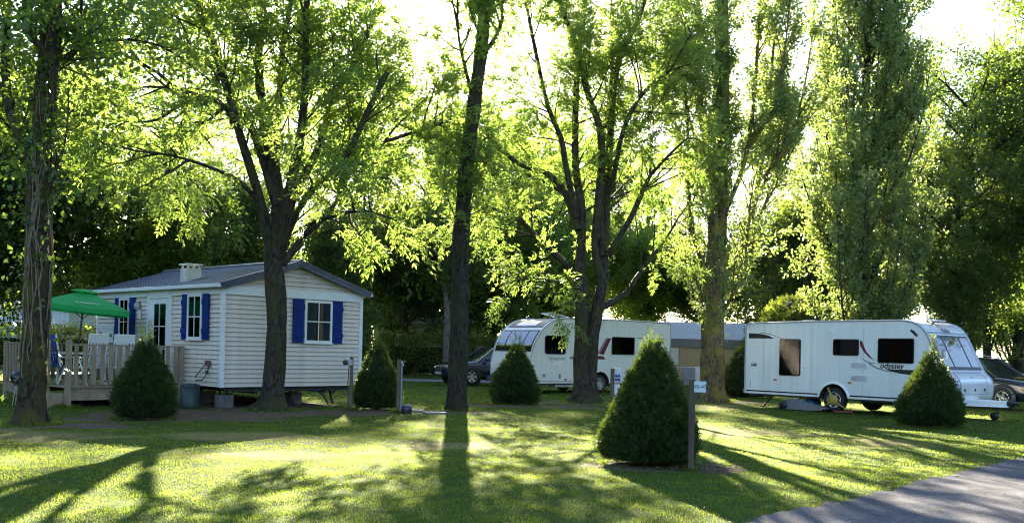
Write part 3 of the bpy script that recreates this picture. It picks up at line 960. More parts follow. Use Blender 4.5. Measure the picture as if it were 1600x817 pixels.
# --- ivy-grown tree at the left edge
ivy_root = make_tree("ivy_tree", "mossy ivy-grown tree at the left edge, in front of the deck", (-8.4, 17.37), [
    (0.215, 0.16, [(0.0, 0.0, 0.0), (0.04, 0.0, 0.69), (0.08, 0.0, 1.59), (0.08, 0.0, 2.7), (0.08, 0.0, 3.82), (0.12, 0.0, 4.94), (0.18, 0.0, 6.06), (0.23, 0.0, 6.95), (0.25, 0.0, 10.5)]),
    (0.130, 0.07, [(0.08, 0.0, 3.6), (-0.19, 0.1, 4.62), (-0.48, 0.2, 5.42), (-0.67, 0.3, 6.35), (-0.82, 0.4, 7.52), (-0.95, 0.5, 10.0)]),
    (0.100, 0.05, [(0.15, 0.0, 5.4), (0.11, -0.13, 6.35), (0.05, -0.27, 6.97), (-0.04, -0.4, 9.6)]),
    (0.060, 0.030, [(0.24, 0.0, 5.4), (0.37, 0.1, 6.09), (0.51, 0.2, 6.63), (0.58, 0.3, 7.29), (0.66, 0.4, 9.2)]),
    (0.040, 0.015, [(0.11, 0.0, 3.4), (0.4, -0.1, 4.13), (0.6, -0.2, 4.98), (0.7, -0.3, 5.8)]),
    (0.050, 0.015, [(-.1, 0.1, 4.3), (-.8, .5, 5.2), (-1.5, .9, 5.6), (-2.2, 1.2, 5.5)]),
    (0.050, 0.015, [(.2, 0.1, 6.3), (.9, .6, 6.8), (1.7, 1.2, 6.9), (2.5, 1.7, 6.5)]),
    (0.050, 0.015, [(-.5, 0.2, 5.6), (-1.2, .6, 6.2), (-1.9, 1.1, 6.6), (-2.6, 1.5, 6.3)]),
], dict(bpm=3.4, blen=(.7, 1.7), bang=(35, 85), spm=6.5, limb_sprays=1.5, t0=.25, up=.05, hero=True, flare=.55, scat=.7, spray_up=-.3),
    LEAF_BG, BARK_IVY, MID_T, 23)


def ivy(root, height, z0, count, seed, rad, lean, leafy=1.0, name="ivy"):
    r = random.Random(seed)
    rng = np.random.default_rng(seed)
    w = Wood()
    pos, dirs, sc, tb = [], [], [], []
    for k in range(count):
        a = r.uniform(0, 2 * PI)
        z = z0 + r.uniform(-.6, 1.2)
        pts = []
        h1 = height * r.uniform(.6, 1.0)
        while z < h1:
            q = lean(z)
            rr = rad(z) * r.uniform(1.02, 1.22)
            pts.append((q[0] + math.cos(a) * rr, q[1] + math.sin(a) * rr, z))
            a += r.uniform(-.35, .35)
            z += r.uniform(.22, .4)
            for _ in range(2):
                if r.random() < leafy * (.05 + .12 * (z > 2.8) + .25 * (z > 4.5)):
                    pos.append(pts[-1]); dirs.append((math.cos(a) + r.gauss(0, .6), math.sin(a) + r.gauss(0, .6), r.gauss(-.1, .4)))
                    sc.append(r.uniform(.8, 1.8)); tb.append(r.uniform(.05, .7))
        if len(pts) > 2: w.tube(pts, r.uniform(.010, .022), .006, 5, 2)
    st = w.build(name + "_stems", mat("ivy stem", (.20, .15, .09), .9, col2=(.10, .075, .045), scale=14), root)
    V, T = scatter(IVY_T, pos, dirs, sc, rng, np.array(tb))
    leaves_obj(name + "_leaves", V, T, LEAF_IVY, root)


ivy(ivy_root, 8.5, 1.3, 20, 5, lambda z: .205 - .006 * z, lambda z: (.05 + .02 * z, 0), .75)

# --- poplar with shoots from the trunk, right of the tent
pop_root = make_tree("poplar_tree", "poplar with mossy sunlit trunk and upright shoots in front of the tan tent", (6.42, 32.03), [
    (0.40, 0.18, [(0.0, 0.0, 0.0), (0.03, 0.0, 1.34), (0.01, 0.0, 2.99), (0.06, 0.0, 4.64), (0.1, 0.0, 6.28), (0.14, 0.0, 8.14), (0.13, 0.0, 10.4), (0.07, 0.0, 12.87), (0.0, 0.0, 15.96)]),
    (0.140, 0.040, [(0.09, 0.0, 3.1), (0.55, 0.13, 4.04), (1.08, 0.27, 5.1), (1.49, 0.4, 6.79), (1.79, 0.53, 8.91), (2.02, 0.67, 11.26), (2.07, 0.8, 13.2)]),
    (0.100, 0.030, [(-0.05, 0.0, 3.7), (-0.52, -0.16, 5.02), (-0.79, -0.32, 6.63), (-1.06, -0.48, 8.62), (-1.34, -0.64, 10.6), (-1.55, -0.8, 12.56)]),
    (0.120, 0.040, [(0.13, 0.0, 4.9), (0.45, -0.12, 6.07), (0.8, -0.24, 7.49), (1.04, -0.36, 9.31), (1.16, -0.48, 11.51), (1.18, -0.6, 13.7)]),
    (0.120, 0.040, [(0.08, 0.0, 5.3), (-0.17, 0.12, 6.71), (-0.39, 0.24, 8.38), (-0.54, 0.36, 10.49), (-0.62, 0.48, 13.03), (-0.68, 0.6, 14.75)]),
    (0.080, 0.020, [(-0.05, 0.0, 2.16), (-0.34, 0.25, 3.2), (-0.52, 0.5, 4.25), (-0.66, 0.75, 5.95), (-0.82, 1.0, 7.26)]),
    (0.080, 0.020, [(0.15, 0.0, 2.58), (0.49, -0.25, 3.19), (0.78, -0.5, 4.2), (0.92, -0.75, 5.79), (1.0, -1.0, 6.96)]),
    (0.060, 0.020, [(1.4, .4, 6.4), (1.9, .9, 7.8), (2.3, 1.2, 9.6), (2.5, 1.3, 11.6)]),
    (0.060, 0.020, [(-.9, -.3, 7.4), (-1.5, .2, 8.8), (-1.9, .5, 10.4), (-2.1, .7, 12.4)]),
    (0.070, 0.020, [(1.6, .3, 7.2), (2.3, .2, 8.4), (2.8, 0, 10.0), (3.0, -.2, 12.2)]),
    (0.070, 0.020, [(.9, -.3, 8.0), (1.5, -.9, 9.2), (1.8, -1.3, 11.0), (1.9, -1.4, 13.0)]),
    (0.070, 0.020, [(-.5, .2, 8.2), (-.9, 1.0, 9.6), (-1.1, 1.5, 11.2), (-1.2, 1.7, 13.0)]),
    (0.060, 0.020, [(1.2, .3, 5.4), (1.9, .4, 6.4), (2.4, .5, 7.8), (2.7, .5, 9.4)]),
], dict(bpm=3.6, blen=(.9, 2.8), bang=(15, 65), spm=6.0, limb_sprays=3.0, t0=.12, up=.45, hero=True, flare=.5, scat=.5, spray_up=.25,
        trunk_shoots=120, tlen=(.7, 2.2), tang=(25, 60), tup=.5, tt0=.13, high=(7.5, 1.7, .55)),
    LEAF_POP, BARK_POP, POP_T, 31)


def fastigiate(h, n, spread, seed, r0=.3, low=.4):
    """limbs of a Lombardy poplar: a straight trunk hugged by steep branches"""
    r = random.Random(seed)
    L = [(r0, .05, [(0, 0, 0), (.03, .02, h * .25), (-.05, .03, h * .5), (.04, -.02, h * .75), (0, 0, h)])]
    for i in range(n):
        z = low + (h * .72) * (i / n) ** 1.15
        a = r.uniform(0, 2 * PI)
        ln = h * r.uniform(.20, .34) * (1 - .35 * i / n)
        bulge = spread * r.uniform(.55, 1.1) * (1.0 - .35 * abs(i / n - .35))
        c, s = math.cos(a), math.sin(a)
        L.append((.05, .012, [(c * .1, s * .1, z), (c * bulge * .55, s * bulge * .55, z + ln * .28), (c * bulge * .85, s * bulge * .85, z + ln * .6), (c * bulge, s * bulge, z + ln)]))
    return L


lom = make_tree("lombardy_poplar", "dense dark green columnar poplar rising behind the right caravan", (13.3, 38.0), fastigiate(20, 100, 2.4, 4),
                dict(bpm=2.7, blen=(.5, 1.6), bang=(12, 55), spm=6.0, limb_sprays=2.6, t0=.15, up=.5, flare=.4, scat=.45, spray_up=.3, lscale=1.15,
                     trunk_shoots=10, tlen=(.5, 1.2), tang=(15, 45), tup=.5), LEAF_POP, BARK_DARK, POP_T, 41)
c_ = copy_tree(lom, (28.5, 56.0, 0), 2.1, 1.12)
tag(c_, "columnar poplar top showing at the upper right corner above the woodland", "tree")


def rounded(h, rad, n, seed, trunk=.25, clear=.25, r0=.22):
    """limbs of an ordinary round-crowned tree"""
    r = random.Random(seed)
    zt = h * .8
    L = [(r0, .04, [(0, 0, 0), (r.uniform(-.2, .2), .1, h * .3), (r.uniform(-.3, .3), -.1, h * .55), (r.uniform(-.3, .3), 0, zt)])]
    for i in range(n):
        f = clear + (.78 - clear) * i / n
        a = i * 2.4 + r.uniform(-.4, .4)
        e = rad * r.uniform(.75, 1.1) * math.sin(PI * min(1, .22 + .78 * (1 - (i / n) ** 1.6) * .9))
        c, s = math.cos(a), math.sin(a)
        z = h * f
        up = h * r.uniform(.08, .2)
        L.append((.07, .015, [(0, 0, z), (c * e * .4, s * e * .4, z + up * .5), (c * e * .75, s * e * .75, z + up * .85), (c * e, s * e, z + up * .8)]))
    return L


BGSPEC = dict(bpm=3.4, blen=(.9, 2.6), bang=(25, 85), spm=4.6, limb_sprays=3.0, t0=.25, up=.12, flare=.3, scat=.8, spray_up=-.1,
              trunk_shoots=14, tlen=(.8, 2.0), tang=(30, 80), tup=.2)
wood_a = make_tree("woodland_tree", "bright green broadleaf tree behind the left caravan's roof", (2.0, 66, 0), rounded(11.5, 4.6, 24, 1), BGSPEC, LEAF_BG, BARK_DARK, BG_T, 51)
wood_b = make_tree("woodland_tree", "light green broadleaf tree beyond the hedge, left of the left caravan", (-1.2, 57, 0), rounded(10.6, 4.0, 22, 2, clear=.16), BGSPEC, LEAF_BG, BARK_DARK, BG_T, 52)
dark_a = make_tree("dark_tree", "dark broadleaf tree right beside the mobile home's eave", (-5.9, 55.5, 0), rounded(9.4, 3.9, 24, 3, clear=.28), dict(BGSPEC, spm=3.9), LEAF_DARK, BARK_DARK, BG_T, 53)


def conifer(h, rad, n, seed):
    r = random.Random(seed)
    L = [(.22, .03, [(0, 0, 0), (.05, 0, h * .3), (-.04, 0, h * .65), (0, 0, h)])]
    for i in range(n):
        f = .06 + .9 * i / n
        a = i * 2.4 + r.uniform(-.5, .5)
        e = rad * (1 - f * .86) * r.uniform(.75, 1.15)
        c, s = math.cos(a), math.sin(a)
        z = h * f
        L.append((.05, .01, [(0, 0, z), (c * e * .4, s * e * .4, z + .12), (c * e * .75, s * e * .75, z + .02), (c * e, s * e, z - .25)]))
    return L


con_a = make_tree("conifer", "dark conifer behind the mobile home's chimney", (-12.0, 44.0, 0), conifer(9.0, 3.4, 46, 5),
                  dict(BGSPEC, bpm=3.6, blen=(.6, 1.6), spm=7, limb_sprays=5, t0=.1, spray_up=-.35, up=-.05, trunk_shoots=0, lscale=.8), LEAF_DARK, BARK_DARK, BG_T, 54)
tall_a = make_tree("tall_woodland_tree", "tall airy broadleaf tree behind the parked car on the right", (24.2, 50.5, 0), rounded(17.5, 4.6, 36, 14, clear=.10),
                   dict(BGSPEC, bpm=2.5, spm=4.0, lscale=1.25), LEAF_BG, BARK_DARK, MID_T, 57)
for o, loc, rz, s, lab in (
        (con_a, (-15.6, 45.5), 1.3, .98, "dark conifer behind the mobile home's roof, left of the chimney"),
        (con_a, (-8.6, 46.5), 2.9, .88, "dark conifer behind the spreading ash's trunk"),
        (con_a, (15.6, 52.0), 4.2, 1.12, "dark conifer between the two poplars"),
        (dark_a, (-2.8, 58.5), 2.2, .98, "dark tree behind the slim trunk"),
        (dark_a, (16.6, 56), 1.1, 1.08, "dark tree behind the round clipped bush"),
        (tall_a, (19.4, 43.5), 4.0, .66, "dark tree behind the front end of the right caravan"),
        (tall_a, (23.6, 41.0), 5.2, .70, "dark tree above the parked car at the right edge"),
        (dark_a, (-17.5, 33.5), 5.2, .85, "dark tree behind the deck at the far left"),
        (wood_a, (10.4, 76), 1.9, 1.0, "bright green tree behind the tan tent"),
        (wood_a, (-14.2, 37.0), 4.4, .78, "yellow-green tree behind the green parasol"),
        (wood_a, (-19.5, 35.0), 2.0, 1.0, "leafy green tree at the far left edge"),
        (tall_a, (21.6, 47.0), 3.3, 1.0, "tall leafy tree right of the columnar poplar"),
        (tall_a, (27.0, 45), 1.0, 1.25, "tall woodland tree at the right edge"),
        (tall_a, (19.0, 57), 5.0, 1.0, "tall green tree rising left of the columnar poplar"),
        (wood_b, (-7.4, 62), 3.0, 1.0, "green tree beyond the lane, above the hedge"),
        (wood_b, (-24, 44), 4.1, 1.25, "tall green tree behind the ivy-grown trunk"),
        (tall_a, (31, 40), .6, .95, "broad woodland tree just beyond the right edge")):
    nw = tag(copy_tree(o, (loc[0], loc[1], 0), rz, s), lab, "tree", "woodland behind the pitches")
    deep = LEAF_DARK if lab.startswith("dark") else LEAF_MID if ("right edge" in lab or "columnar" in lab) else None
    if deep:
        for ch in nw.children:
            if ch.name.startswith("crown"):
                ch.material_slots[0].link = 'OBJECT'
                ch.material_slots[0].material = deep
for o in (wood_a, wood_b, dark_a, con_a, tall_a): o["group"] = "woodland behind the pitches"
r = random.Random(77)
for i in range(22):
    o = (wood_a, dark_a, wood_b)[i % 3]
    x = -58 + i * 5.6 + r.uniform(-1.5, 1.5)
    tag(copy_tree(o, (x, 76 + r.uniform(-3, 8), 0), r.uniform(0, 6), r.uniform(.9, 1.1)),
        "distant tree in the far row that closes the view behind the camp site", "tree", "far row of trees")
mid_a = make_tree("woodland_tree", "light leafy tree rising left of the twin-stemmed tree, beyond the hedge", (-3.0, 56.5, 0), rounded(15.5, 4.3, 24, 12, clear=.36), dict(BGSPEC, bpm=2.4, spm=3.8), LEAF_BG, BARK_DARK, MID_T, 71, "woodland behind the pitches")
tag(copy_tree(mid_a, (2.4, 60.0, 0), 2.5, .78), "light leafy tree rising behind the left caravan's rear end", "tree", "woodland behind the pitches")
tag(copy_tree(mid_a, (-13.5, 60.0, 0), 4.4, 1.0), "light leafy tree rising behind the spreading ash", "tree", "woodland behind the pitches")
for x, y, rz, sc_, lab in ((-10.5, 60.0, 1.0, 1.3, "tall light tree seen through the left side of the spreading ash"), (-7.0, 84.0, 3.6, 1.36, "tall light tree seen through the right side of the spreading ash"),
                          (1.6, 74.0, 5.1, 1.36, "tall light tree between the slim trunk and the twin-stemmed tree"), (4.2, 90.0, .4, 1.42, "tall light tree seen between the twin-stemmed tree and the poplar"),
                          (-18.5, 52.0, 2.2, 1.15, "tall light tree behind the conifers at the left"), (7.0, 86.0, 1.7, 1.42, "farthest tall tree, glimpsed just left of the poplar's trunk"),
                          (11.8, 88.0, 4.9, 1.4, "farthest tall tree, glimpsed just right of the poplar's trunk"), (-1.8, 87.0, 2.9, 1.4, "farthest tall tree, glimpsed just right of the slim trunk")):
    tag(copy_tree(mid_a, (x, y, 0), rz, sc_), lab, "tree", "woodland behind the pitches")
make_tree("birch_tree", "pale-barked trunk behind the slim dark trunk, beside the hedge", (-3.45, 52.0), [
    (.24, .06, [(0, 0, 0), (.05, 0, 2.5), (-.05, 0, 5), (.1, 0, 9.5)])] + rounded(10, 2.8, 16, 9, clear=.35)[1:],
    dict(BGSPEC, spm=2.4), LEAF_BG, BARK_PALE, BG_T, 61)


# ------------------------------------------------------------------ clipped yews, round bush, hedge
def sprig(seed, n=9, L=.034, W=.008, length=.085):
    r = random.Random(seed)
    out = []
    for i in range(n):
        t = length * i / n
        sg = -1 if i % 2 else 1
        out += quad_leaf((t, 0, 0), (.75, sg * .7 + r.uniform(-.2, .2), r.uniform(-.25, .45)), (r.gauss(0, .3), r.gauss(0, .3), 1), L * r.uniform(.8, 1.2), W)
    return np.array([tuple(v) for v in out])


YEW_T = [sprig(s, 8, .040, .0125, .085) for s in range(5)]
CORE = mat("dark core filler", (.010, .016, .007), .95, scale=20)  # near-black filler for solid cores added inside bushes to block light
EARTHY = mat("yew stem", (.08, .05, .035), .9, scale=10)


def cone_bush(name, label, loc, h, rad, n, seed, prof, scale=1.0, leafm=None, group="clipped yews on the lawn", cat="shrub", tufts=6, wobble=.075):
    rng = np.random.default_rng(seed)
    root = thing(name, label, cat, (loc[0], loc[1], 0), 0, group)
    zs = np.array([p[0] for p in prof]) * h
    rs = np.array([p[1] for p in prof]) * rad
    # sample heights in proportion to the surface
    zz = np.linspace(0, h, 200)
    wgt = np.interp(zz, zs, rs) + .03
    cdf = np.cumsum(wgt); cdf /= cdf[-1]
    z = np.interp(rng.uniform(0, 1, n), cdf, zz)
    a = rng.uniform(0, 2 * PI, n)
    lump = 1 + wobble * (np.sin(3 * a + z * 3 + seed) + .7 * np.sin(5 * a - z * 6.3) + .6 * np.sin(9 * a + z * 11)) / 1.6
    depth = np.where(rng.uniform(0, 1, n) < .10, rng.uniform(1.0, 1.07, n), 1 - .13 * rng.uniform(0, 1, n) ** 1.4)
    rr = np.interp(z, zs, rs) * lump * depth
    pos = np.stack([rr * np.cos(a), rr * np.sin(a), z + .02], -1)
    dirs = np.stack([np.cos(a), np.sin(a), rng.uniform(.2, 1.1, n)], -1) + rng.normal(0, .35, (n, 3))
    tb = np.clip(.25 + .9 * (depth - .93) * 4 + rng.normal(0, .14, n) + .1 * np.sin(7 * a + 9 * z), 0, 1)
    sc = scale * rng.uniform(.7, 1.25, n)
    # a few stray shoots at the tip
    for k in range(tufts):
        t = rng.uniform(0, 1)
        zt = h * (.80 + .2 * t)
        at = rng.uniform(0, 2 * PI)
        rt = np.interp(zt, zs, rs)
        for q in range(5):
            f = q / 4
            pos = np.vstack([pos, [(rt * math.cos(at) * (1 + .25 * f), rt * math.sin(at) * (1 + .25 * f), zt + f * .13 * scale * (1 + t))]])
            dirs = np.vstack([dirs, [(math.cos(at) * .4 + rng.normal(0, .3), math.sin(at) * .4 + rng.normal(0, .3), 1)]])
            tb = np.append(tb, .8); sc = np.append(sc, scale)
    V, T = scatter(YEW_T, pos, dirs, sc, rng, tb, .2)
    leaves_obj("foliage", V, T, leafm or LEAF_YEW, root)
    MB().lathe([(0.01, .03)] + [(max(.004, np.interp(q * h, zs, rs) * .86), .03 + q * h * .95) for q in np.linspace(0, 1, 14)], 20).build("light_block_core", CORE, root)  # solid dark core added inside the bush to block light
    MB().cyl((0, 0, -.1), (0, 0, .3), .05, 8).build("stem", EARTHY, root)
    root.rotation_euler = (rng.uniform(-.03, .03), rng.uniform(-.03, .03), rng.uniform(0, 6))
    root.scale = (rng.uniform(.95, 1.06), rng.uniform(.95, 1.06), 1)
    return root


YP = [(0, .84), (.05, .94), (.13, 1.0), (.24, .95), (.5, .68), (.75, .37), (.9, .17), (1.0, .03)]
YP2 = [(0, .86), (.1, .98), (.2, 1.0), (.4, .83), (.6, .57), (.8, .28), (.93, .10), (1.0, .02)]
YP3 = [(0, .85), (.1, .95), (.25, 1.0), (.45, .86), (.65, .55), (.8, .32), (.93, .16), (1.0, .05)]
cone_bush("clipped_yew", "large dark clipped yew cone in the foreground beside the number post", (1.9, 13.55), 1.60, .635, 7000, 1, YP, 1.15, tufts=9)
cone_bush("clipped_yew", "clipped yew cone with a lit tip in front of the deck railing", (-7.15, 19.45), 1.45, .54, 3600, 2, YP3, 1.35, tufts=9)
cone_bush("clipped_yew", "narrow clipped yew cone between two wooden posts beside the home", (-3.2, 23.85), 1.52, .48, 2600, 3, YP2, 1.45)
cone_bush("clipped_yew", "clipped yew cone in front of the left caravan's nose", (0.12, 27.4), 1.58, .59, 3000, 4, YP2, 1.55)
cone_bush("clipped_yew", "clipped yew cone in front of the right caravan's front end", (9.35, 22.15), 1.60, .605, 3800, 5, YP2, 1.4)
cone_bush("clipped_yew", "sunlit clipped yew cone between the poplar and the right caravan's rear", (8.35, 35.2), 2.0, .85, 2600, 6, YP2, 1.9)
cone_bush("round_bush", "round-topped light green clipped bush showing above the right caravan's roof", (11.9, 42.0), 3.95, 1.4, 3600, 7,
          [(0, .7), (.15, .9), (.4, 1), (.7, .95), (.85, .75), (.95, .45), (1, .1)], 2.8, LEAF_HEDGE, None, "shrub", 0, .08)


def hedge(label, x0, x1, y0, y1, h, seed, n, ls=1.0):
    rng = np.random.default_rng(seed)
    L = math.hypot(x1 - x0, y1 - y0)
    root = thing("hedge", label, "hedge", (x0, y0, 0), math.atan2(y1 - y0, x1 - x0))
    side = rng.uniform(0, 1, n)
    u = rng.uniform(0, L, n)
    top = side < .35
    zz = np.where(top, h, rng.uniform(.15, h, n))
    yy = np.where(top, rng.uniform(-.4, .4, n), np.where(rng.uniform(0, 1, n) < .75, -.42, .42))
    pos = np.stack([u, yy * (1 + .2 * wav(u, zz, 2)), zz + .08 * wav(u, yy, 1.9, 1) + rng.uniform(-.1, .08, n)], -1)
    dirs = np.stack([rng.normal(0, .6, n), np.where(top, 0, np.sign(yy)) + rng.normal(0, .5, n), np.where(top, 1, .3) + rng.normal(0, .3, n)], -1)
    V, T = scatter(MID_T, pos, dirs, ls * rng.uniform(.7, 1.2, n), rng)
    leaves_obj("foliage", V, T, LEAF_HEDGE, root)
    MB().box(.1, L - .1, -.28, .28, .12, h * .93).build("light_block_core", CORE, root)  # solid dark core added so nothing shows through the hedge
    for k in range(int(L / 1.1)):
        x = k * 1.1 + rng.uniform(0, .5)
        MB().tube([(x, 0, 0), (x + rng.uniform(-.2, .2), 0, .7), (x + rng.uniform(-.3, .3), .1, h * .95)], [.05, .04, .015], 6).build("stem", EARTHY, root)


hedge("clipped hedge beyond the lane between the mobile home and the slim trunk", -13, 0.5, 52.5, 54.5, 1.6, 3, 1000)
hedge("sunlit hedge beyond the lane behind the deck", -40, -13.4, 49, 52.4, 1.6, 4, 1500)

# unseen woodland trees added round the viewer, so windows have something to reflect
r = random.Random(5)
ring = [(-30 + 7.5 * i, -36 + r.uniform(-3, 3)) for i in range(9)] + [(-33 + r.uniform(-2, 2), -28 + 5.6 * i) for i in range(12)] + [(34 + r.uniform(-2, 2), -28 + 5.6 * i) for i in range(11)]
for i, (x, y) in enumerate(ring):
    tag(copy_tree((dark_a, wood_b, wood_a)[i % 3], (x, y, 0), r.uniform(0, 6), r.uniform(.7, .95)),
        "unseen woodland tree added behind or beside the viewer for window reflections", "tree", "trees added for window reflections")
hedge("unseen tall hedge added at the left to darken window reflections", -29, -27, -32, 44, 4.6, 6, 1100, 2.6)  # out-of-view hedges added to screen the bright horizon from window reflections
hedge("unseen tall hedge added at the right to darken window reflections", 31, 31.5, -32, 38, 4.6, 7, 1100, 2.6)
# ------------------------------------------------------------------ mobile home
PVC = mat("cream siding", (.69, .59, .50), .45, scale=1.6, col2=(.57, .49, .41), stretch=(3, 3, .6))
PVC_W = mat("white trim", (.74, .74, .72), .4, .05, 3)
ROOF = mat("slate blue roof sheet", (.09, .095, .13), .30, .18, 3, bump=.15)
BLUE = mat("blue shutter paint", (.003, .026, .17), .6, .15, 8, spec=.2)
GLASS = glass_mat("window glass", (.62, .68, .68), .04)
DARKIN = mat("dark interior", (.018, .018, .02), .8)
CURTAIN = mat("net curtain", (.34, .37, .40), .9, .18, 9, stretch=(6, 6, .4))
STEEL = mat("dark steel", (.035, .033, .032), .6, .2, 7)
RUST = mat("rusty steel", (.10, .055, .035), .8, .2, 8)
WOODG = mat("weathered deck timber", (.33, .245, .155), .8, col2=(.19, .14, .09), scale=3, stretch=(4, 4, .6), bump=.25, bscale=30)
WOODP = mat("weathered post timber", (.15, .115, .075), .85, col2=(.075, .058, .04), scale=4, stretch=(5, 5, .5), bump=.4, bscale=30)
PLASW = mat("white plastic", (.72, .72, .70), .35, .04, 5)
BLACKP = mat("black plastic", (.018, .018, .02), .45, .1, 8)
GREYP = mat("grey plastic", (.30, .31, .33), .5, .08, 6)

W_, L_, Z0, Z1, ZR = 3.99, 6.55, .47, 2.80, 3.44
home = thing("mobile_home", "cream clapboard mobile home with blue shutters and a dark low-pitched roof", "mobile home", (HC[0], HC[1], 0), math.atan2(HU[1], HU[0]))
MB().prism([(.06, Z0 + .04), (W_ - .06, Z0 + .04), (W_ - .06, Z1), (W_ / 2, ZR - .10), (.06, Z1)], .06, L_ - .06).build("wall_core", PVC, home)
# clapboards: each board leans out at its lower edge
BH = .1068
nb = 20


def board_profile(d0=.022, d1=.004):
    return d0, d1


def gable_board(x0, x1, h, x0t=None, x1t=None):
    d0, d1 = .026, .004
    x0t = x0 if x0t is None else x0t
    x1t = x1 if x1t is None else x1t
    m = MB()
    m.add([(x0, .06, 0), (x1, .06, 0), (x1, .06 - .055 - d0 + .02, 0), (x0, .06 - .055 - d0 + .02, 0),
           (x0t, .06, h), (x1t, .06, h), (x1t, .045 - d1, h), (x0t, .045 - d1, h)],
          [(0, 1, 2, 3), (4, 7, 6, 5), (3, 2, 6, 7), (0, 4, 5, 1), (0, 3, 7, 4), (1, 5, 6, 2)])
    return m


first = gable_board(.07, W_ - .07, BH).build("siding_board", PVC, home)
first.location = (0, 0, Z0)
for i in range(1, nb):
    copy_part(first, home, (0, 0, Z0 + i * BH))
# gable triangle boards
nt_ = 6
zt0 = Z1 - .005
sl = (ZR - .06 - zt0) / (W_ / 2)
for i in range(nt_):
    za = zt0 + i * BH
    zb = min(za + BH, ZR - .07)
    a0 = max(.07, (za - zt0) / sl); b0 = max(.07, (zb - zt0) / sl)
    if a0 > W_ / 2 - .1: break
    o = gable_board(a0, W_ - a0, zb - za, min(b0, W_ / 2 - .01), max(W_ - b0, W_ / 2 + .01)).build("siding_board", PVC, home)
    o.location = (0, 0, za)


def side_board(y0, y1, h):
    m = MB()
    m.add([(.06, y0, 0), (.06, y1, 0), (-.001, y1, 0), (-.001, y0, 0), (.06, y0, h), (.06, y1, h), (.04, y1, h), (.04, y0, h)],
          [(0, 3, 2, 1), (4, 5, 6, 7), (3, 7, 6, 2), (0, 1, 5, 4), (0, 4, 7, 3), (1, 2, 6, 5)])
    return m


for y0, y1 in ((.07, 2.36), (3.62, L_ - .07)):
    f0 = side_board(y0, y1, BH).build("siding_board", PVC, home)
    f0.location = (0, 0, Z0)
    for i in range(1, nb):
        copy_part(f0, home, (0, 0, Z0 + i * BH))
# far sides stay plain sheets
MB().box(.02, W_ - .02, L_ - .06, L_ - .03, Z0, Z1).build("rear_wall", PVC, home)
MB().box(W_ - .06, W_ - .03, .02, L_ - .03, Z0, Z1).build("far_wall", PVC, home)
# trims
for x, y in ((-.022, -.022), (W_ - .075, -.022), (-.022, L_ - .075)):
    MB().box(x, x + .10, y, y + .10, Z0 - .012, Z1 + .01).build("corner_trim", PVC_W, home, .006)
MB().box(.078, W_ - .075, -.024, .03, Z0 + nb * BH + .002, Z1 + .012).build("fascia_band", PVC_W, home)
MB().box(-.024, .03, .078, L_ - .075, Z0 + nb * BH + .002, Z1 + .012).build("fascia_band", PVC_W, home)
# roof: two ribbed sheets with stepped tile courses
OH = .13


def roof_sheet(side):
    ny, ns = 300, 28
    ys_ = np.linspace(-.16, L_ + .14, ny)
    V = []
    hw = W_ / 2 + OH
    rise = (ZR + .03) - (Z1 + .02)
    for s in range(ns * 2):
        k, e = divmod(s, 2)
        t = (k + e * .995) / ns
        x = hw * (1 - t)
        z = Z1 + .02 + rise * t + (0.018 if e == 0 else 0.0)
        xx = W_ / 2 + side * x
        wv = .012 * np.abs(np.sin(ys_ * PI / .16))
        V.append(np.stack([np.full(ny, xx), ys_, z + wv], -1))
    V = np.concatenate(V)
    a = np.arange(len(V)).reshape(ns * 2, ny)
    F = np.stack([a[:-1, :-1], a[:-1, 1:], a[1:, 1:], a[1:, :-1]], -1).reshape(-1, 4)
    link("roof_sheet", np_mesh("roof_sheet", V, F), ROOF, home)
    # sheet under it, so that the roof has thickness
    MB().add([(W_ / 2 + side * hw, -.14, Z1 - .02), (W_ / 2 + side * hw, L_ + .12, Z1 - .02), (W_ / 2, L_ + .12, ZR - .02), (W_ / 2, -.14, ZR - .02),
              (W_ / 2 + side * hw, -.14, Z1 + .015), (W_ / 2 + side * hw, L_ + .12, Z1 + .015), (W_ / 2, L_ + .12, ZR + .018), (W_ / 2, -.14, ZR + .018)],
             [(0, 1, 2, 3), (4, 7, 6, 5), (0, 4, 5, 1), (0, 3, 7, 4), (1, 5, 6, 2)]).build("roof_deck", PVC_W, home)
    # dark verge boards on the gable
    a0 = (W_ / 2 + side * (hw + .02), -.165, Z1 - .015); a1 = (W_ / 2 + side * .0, -.165, ZR + .005)
    MB().bar(a0, a1, .05, .16).build("verge_board", ROOF, home)
    MB().bar((a0[0], -.195, a0[2] + .05), (a1[0], -.195, a1[2] + .05), .02, .06).build("verge_cap", ROOF, home)


for sd in (-1, 1): roof_sheet(sd)
MB().tube([(W_ / 2, -.18, ZR + .05), (W_ / 2, L_ + .15, ZR + .05)], .06, 10).build("ridge_cap", ROOF, home)
for xg in (-OH - .04, W_ + OH + .04):
    MB().box(xg - .05, xg + .05, -.17, L_ + .14, Z1 - .045, Z1 + .035).build("gutter", PVC_W, home, .01)
# chimney
ch = MB().box(.36, .74, 2.32, 2.68, 2.9, 3.32).build("chimney", mat("pale chimney paint", (.62, .58, .52), .7, .12, 5), home, .008)
for x, y in ((.40, 2.36), (.70, 2.36), (.40, 2.64), (.70, 2.64)):
    MB().box(x - .02, x + .02, y - .02, y + .02, 3.32, 3.40).build("cap_leg", PVC_W, ch)
MB().box(.33, .77, 2.29, 2.71, 3.40, 3.435).build("chimney_cap", PVC_W, ch, .006)


def P_side(y, z, d=0.0): return (-d, y, z)


